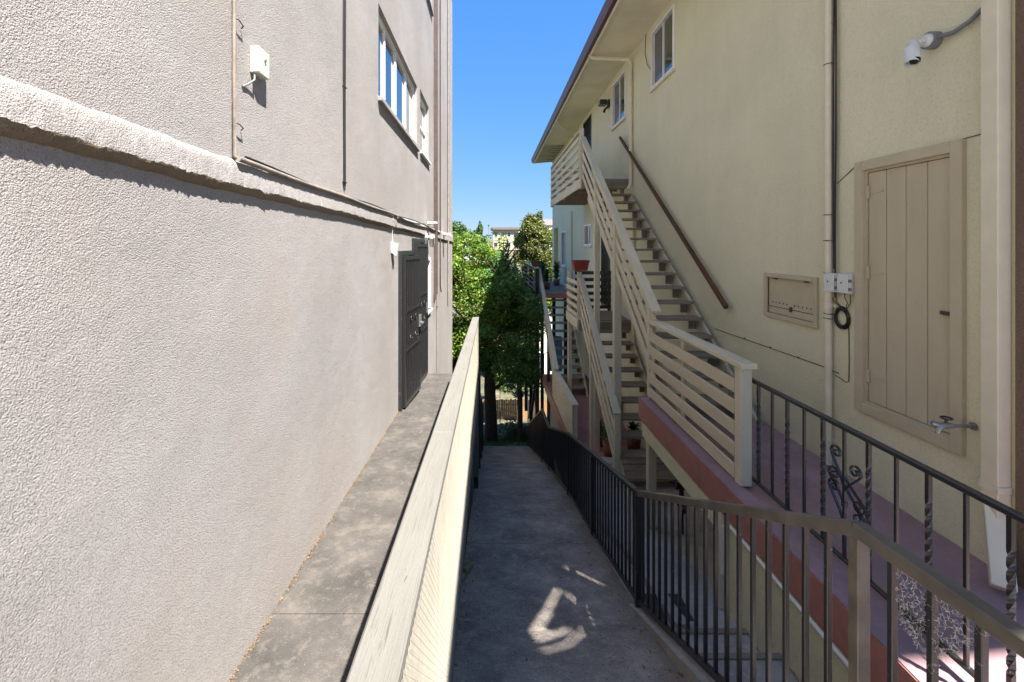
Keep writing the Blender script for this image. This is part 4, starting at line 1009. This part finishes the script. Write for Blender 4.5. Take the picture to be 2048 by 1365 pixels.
# ---------------------------------------------------------------- trees
def leaves(n, centres, size, mat, name, parent, flat=.4, seed=1, asp=.55, label=None):
    """n leaf quads spread over clumps given as (x,y,z,rx,ry,rz)"""
    r = np.random.default_rng(seed); C = np.array(centres, float)
    wgt = (C[:, 3]*C[:, 4]*C[:, 5])**(2/3); idx = r.choice(len(C), n, p=wgt/wgt.sum())
    d = r.normal(size=(n, 3)); d /= np.linalg.norm(d, axis=1)[:, None]
    rad = r.uniform(.35, 1.0, n)**.6
    P = C[idx, :3]+d*C[idx, 3:6]*rad[:, None]*(1+.15*r.normal(size=(n, 1)))
    a = r.normal(size=(n, 3)); a[:, 2] = a[:, 2]*.6-.3; a /= np.linalg.norm(a, axis=1)[:, None]
    b = np.cross(a, r.normal(size=(n, 3))+d*.8); b /= np.linalg.norm(b, axis=1)[:, None]
    s = size*r.uniform(.6, 1.25, n)[:, None]
    V = np.stack([P-a*s, P-b*s*asp-a*s*.1, P+a*s, P+b*s*asp-a*s*.1], 1).reshape(-1, 3)-np.array(wloc(parent) if parent else (0, 0, 0))
    me = bpy.data.meshes.new(name); me.vertices.add(4*n); me.vertices.foreach_set('co', V.ravel().astype(np.float32))
    me.loops.add(4*n); me.loops.foreach_set('vertex_index', np.arange(4*n, dtype=np.int32))
    me.polygons.add(n); me.polygons.foreach_set('loop_start', np.arange(0, 4*n, 4, dtype=np.int32))
    me.update(calc_edges=True); me.materials.append(mat)
    o = bpy.data.objects.new(name, me); COL.objects.link(o)
    if parent: o.parent = parent
    if label: o['label'] = label
    return o
def limb(b, p, d, L, r, depth, rnd):
    pts = [Vector(p)]; rr = [r]; d = Vector(d).normalized()
    for i in range(5):
        d = (d+Vector((rnd.gauss(0, .12), rnd.gauss(0, .12), .06))).normalized(); pts.append(pts[-1]+d*L/5); rr.append(r*(1-.13*(i+1)))
    b.tube(pts, rr, 7)
    if depth:
        for k in range(3):
            q = pts[2+k % 4 if 2+k < 6 else 5]; dd = (d+Vector((rnd.uniform(-1, 1), rnd.uniform(-1, 1), rnd.uniform(0, .6)))).normalized(); limb(b, q, dd, L*.65, rr[3]*.55, depth-1, rnd)
def clumps(cx, cy, cz_, rx, ry, rz, n, cr, seed, sq=1.0):
    r = random.Random(seed); out = []
    for _ in range(n):
        while True:
            x, y, z = (r.uniform(-1, 1) for _ in range(3))
            q = x*x+y*y+z*z
            if .25 < q < 1: break
        s = r.uniform(.6, 1.3)*cr; out.append((cx+x*rx, cy+y*ry, cz_+z*rz, s*1.15, s*1.15, s*.8*sq))
    return out
# broad bright tree filling the gap
T = thing('leafy_tree', (0, 15.6, zp(15.6)), 'broad bright green leafy tree filling the gap at the end of the ramp', 'tree')
b = MB(); rnd = random.Random(2)
b.tube([(0, 15.6, -7), (.02, 15.6, -6), (-.03, 15.6, -4.8), (0, 15.65, -3.6), (-.1, 15.7, -2)], [.27, .21, .19, .16, .1], 12)
b.build('trunk', M.bark, T)
b = MB()
for k in range(9):
    a = k*.7; limb(b, (-.02, 15.62, -5+.42*k), (math.cos(a), math.sin(a)*.7, .9), 2.0, .07, 1, rnd)
b.build('branch', M.bark, T)
cl = clumps(-1.2, 16.2, -2.4, 2.5, 1.5, 2.25, 150, .46, 11)+clumps(-.9, 15.6, -.5, 1.7, .9, .9, 36, .3, 12)+[(-1.2+.55*k, 16, .1+.13*math.sin(k*2), .2, .2, .34) for k in range(5)]
leaves(95000, cl, .055, M.leaf, 'crown', T, seed=3)
T = thing('leafy_tree', (1.0, 15.3, zp(15.3)), 'darker green tree standing in the shade of the cream building', 'tree')
b = MB(); b.tube([(1.0, 15.3, -6.9), (1.0, 15.3, -5), (.8, 15.2, -3)], [.09, .08, .05], 8); b.build('trunk', M.bark, T)
cl = clumps(.7, 15.0, -2.5, 1.0, .6, 2.1, 46, .3, 21)+clumps(.2, 15.2, -1.4, .7, .5, 1.4, 22, .24, 22)+clumps(1.1, 15.1, -4.2, .5, .4, .9, 14, .22, 23)
leaves(20000, cl, .05, M.leafshade, 'crown', T, seed=4)
# clumpy golden green tree
T = thing('clumped_tree', (3.1, 33, zp(33)), 'golden green clumpy tree rising above the others beside the cream building', 'tree')
b = MB(); b.tube([(3.1, 33, -13.5), (3.1, 33, -3), (3.2, 33, 1)], [.3, .25, .1], 8); b.build('trunk', M.bark, T)
cl = clumps(3.05, 33, -.9, 1.15, 1.1, 3.0, 75, .42, 31, 1.1)+[(3.55, 33, 2.2, .28, .28, .45), (2.9, 33, 2.0, .4, .4, .4), (3.3, 33.1, 1.7, .5, .5, .5)]
leaves(30000, cl, .085, M.leafolive, 'crown', T, seed=5)
T = thing('leafy_tree', (5.3, 38, zp(38)), 'light green tree seen behind the far porch post', 'tree')
b = MB(); b.tube([(5.3, 38, -14), (5.3, 38, -2)], [.2, .12], 8); b.build('trunk', M.bark, T)
leaves(20000, clumps(5.3, 38, -2.0, 1.2, 1.2, 3.8, 50, .6, 41), .09, M.leaf, 'crown', T, seed=6)
T = thing('distant_tree', (-4.6, 62, zp(62)), 'dark rounded tree at the corner of the grey building on the skyline', 'tree')
b = MB(); b.tube([(-4.6, 62, -7), (-4.6, 62, 0)], [.4, .25], 8); b.build('trunk', M.bark, T)
leaves(12000, clumps(-4.9, 62, .8, 1.5, 1.5, 2.4, 34, .75, 51), .16, M.leafdk, 'crown', T, seed=7)
T = thing('distant_tree', (-1.6, 70, zp(70)), 'dark conical tree on the skyline above the bright foliage', 'tree')
b = MB(); b.tube([(-1.6, 70, -6), (-1.6, 70, 0)], [.4, .25], 8); b.build('trunk', M.bark, T)
leaves(11000, [(-1.6+random.uniform(-1, 1)*(1.8-.45*k/2), 70, -1.2+.55*k, .8-.08*k, .8, .6) for k in range(9) for _ in range(3)], .17, M.leafdk, 'crown', T, seed=8)
T = thing('flower_stalk', (.05, 20, zp(20)), 'thin wispy branches rising above the hedge against the sky', 'plant')
b = MB(); rnd = random.Random(9)
for k in range(5):
    x = -.1+.16*k; top = 1.0-.16*k
    b.tube([(x, 20, -1.5), (x+.03, 20, 0), (x+.02, 20, top)], [.012, .008, .004], 5)
b.build('stem', M.bark, T)
leaves(260, [(-.08+.16*(k % 5)+random.uniform(-.07, .07), 20, .1+random.uniform(0, .85)*(1-.13*(k % 5)), .12, .05, .03) for k in range(24)], .05, M.leafdk, 'leaf_tuft', T, seed=9, asp=.3)['kind'] = 'stuff'
# hedge and shrubs near the far fence
for i, (x, y, z, rx, rz, mt, lab, n) in enumerate(((1.9, 32, -9.4, 1.1, 1.3, M.leafvar, 'pale variegated shrub in front of the brown plank fence', 14000), (.65, 31, -8.9, .5, .9, M.leaf, 'bright green shrub just right of the tree trunk', 6000),
        (2.6, 31.5, -6.4, 1.3, 1.0, M.leafdk, 'dark shrub under the far landing behind the planks', 7000), (.9, 16.3, -6.6, .5, .3, M.leafdk, 'low dark ground shrub at the foot of the iron fence', 2500), (-1.9, 12.6, -5.0, .6, .9, M.leafdk, 'shrub hidden behind the dark timber fence', 1500))):
    T = thing('shrub', (x, y, zp(y)), lab, 'shrub')
    leaves(n, clumps(x, y, z, rx, .5, rz, 16, .3, 60+i), .05, mt, 'foliage', T, seed=20+i)
    MB().tube([(x, y, zp(y)), (x, y, z)], [.04, .02], 6).build('stem', M.bark, T)
# grass at the path end
def gr():
    y = random.uniform(13.6, 19); x = random.uniform(-.4, 1.6); return x, y
b = MB()
for _ in range(5000):
    x, y = gr(); 
    if y < 14.1+.6*math.sin(x*3): continue
    z = zp(y)-.03; h_ = random.uniform(.04, .14); a = random.uniform(0, 6.28); dx, dy = math.cos(a)*.008, math.sin(a)*.008
    b.add([(x-dx, y-dy, z), (x+dx, y+dy, z), (x+random.gauss(0, .03), y+random.gauss(0, .03), z+h_)], [(0, 1, 2)])
tag(b.build('grass', M.leafdk, fix=False), 'patchy grass and weeds at the end of the ramp', 'grass', kind='stuff')
# brown plank fence at the end
P = thing('plank_fence', (.8, 33, zp(33)), 'sunlit brown plank fence across the end of the yard', 'fence')
for k, x in enumerate(np.arange(-2.2, 4.6, .16)):
    hh = -11.1+random.uniform(-.06, .06); beam('plank', (x, 33+random.uniform(-.01, .01), zp(33)-.1), (x, 33, hh), .018, .15, M.fencewood, P, up=(1, 0, 0))
beam('rail', (-2.3, 33.04, -11.5), (4.6, 33.04, -11.5), .04, .09, M.fencewood, P)
# ---------------------------------------------------------------- distant houses
def house(x0, x1, y0, y1, z0, z1, wm, label, rows, cols, rh=.5, flat=False):
    t = thing('house', ((x0+x1)/2, (y0+y1)/2, z0), label, 'house')
    MB().box(x0, x1, y0, y1, z0, z1).build('wall', wm, t)
    if flat: MB().box(x0-.5, x1+.5, y0-.7, y1+.5, z1+.002, z1+rh).build('roof', M.roofm, t)
    else:
        b = MB(); ym = (y0+y1)/2
        b.add([(x0-.4, y0-.4, z1), (x1+.4, y0-.4, z1), (x1+.4, y1+.4, z1), (x0-.4, y1+.4, z1), (x0-.4, ym, z1+rh), (x1+.4, ym, z1+rh)], [(0, 1, 5, 4), (2, 3, 4, 5), (0, 4, 3), (1, 2, 5), (3, 2, 1, 0)]); b.build('roof', M.roofm, t)
    for r in range(rows):
        for c in range(cols):
            w = (x1-x0)/cols; h = (z1-z0)/rows; a = x0+w*(c+.25); z = z0+h*(r+.35)
            f = MB().box(a-.08, a+w*.5+.08, y0-.06, y0-.002, z-.08, z+h*.4+.08).build('window', M.white, t)
            MB().box(a, a+w*.5, y0-.075, y0-.062, z, z+h*.4).build('pane', M.glass, f)
    return t
house(.6, 9, 118, 126, -1, 4.3, M.farwall, 'tan flat roofed apartment house on the skyline between the trees', 2, 5, .6, True)
house(-9, -3, 88, 95, -4.5, 1.3, M.whitewall, 'white house peeking over the bright tree at left', 2, 4, .5, True)
house(1.2, 12, 42, 48, -14, -3.0, M.whitewall, 'white plastered outbuilding seen through the far stair treads', 2, 5, .3, True)
house(14, 30, 130, 140, -1, 6, M.whitewall, 'large pale house far off behind the cream building', 2, 6, 2)
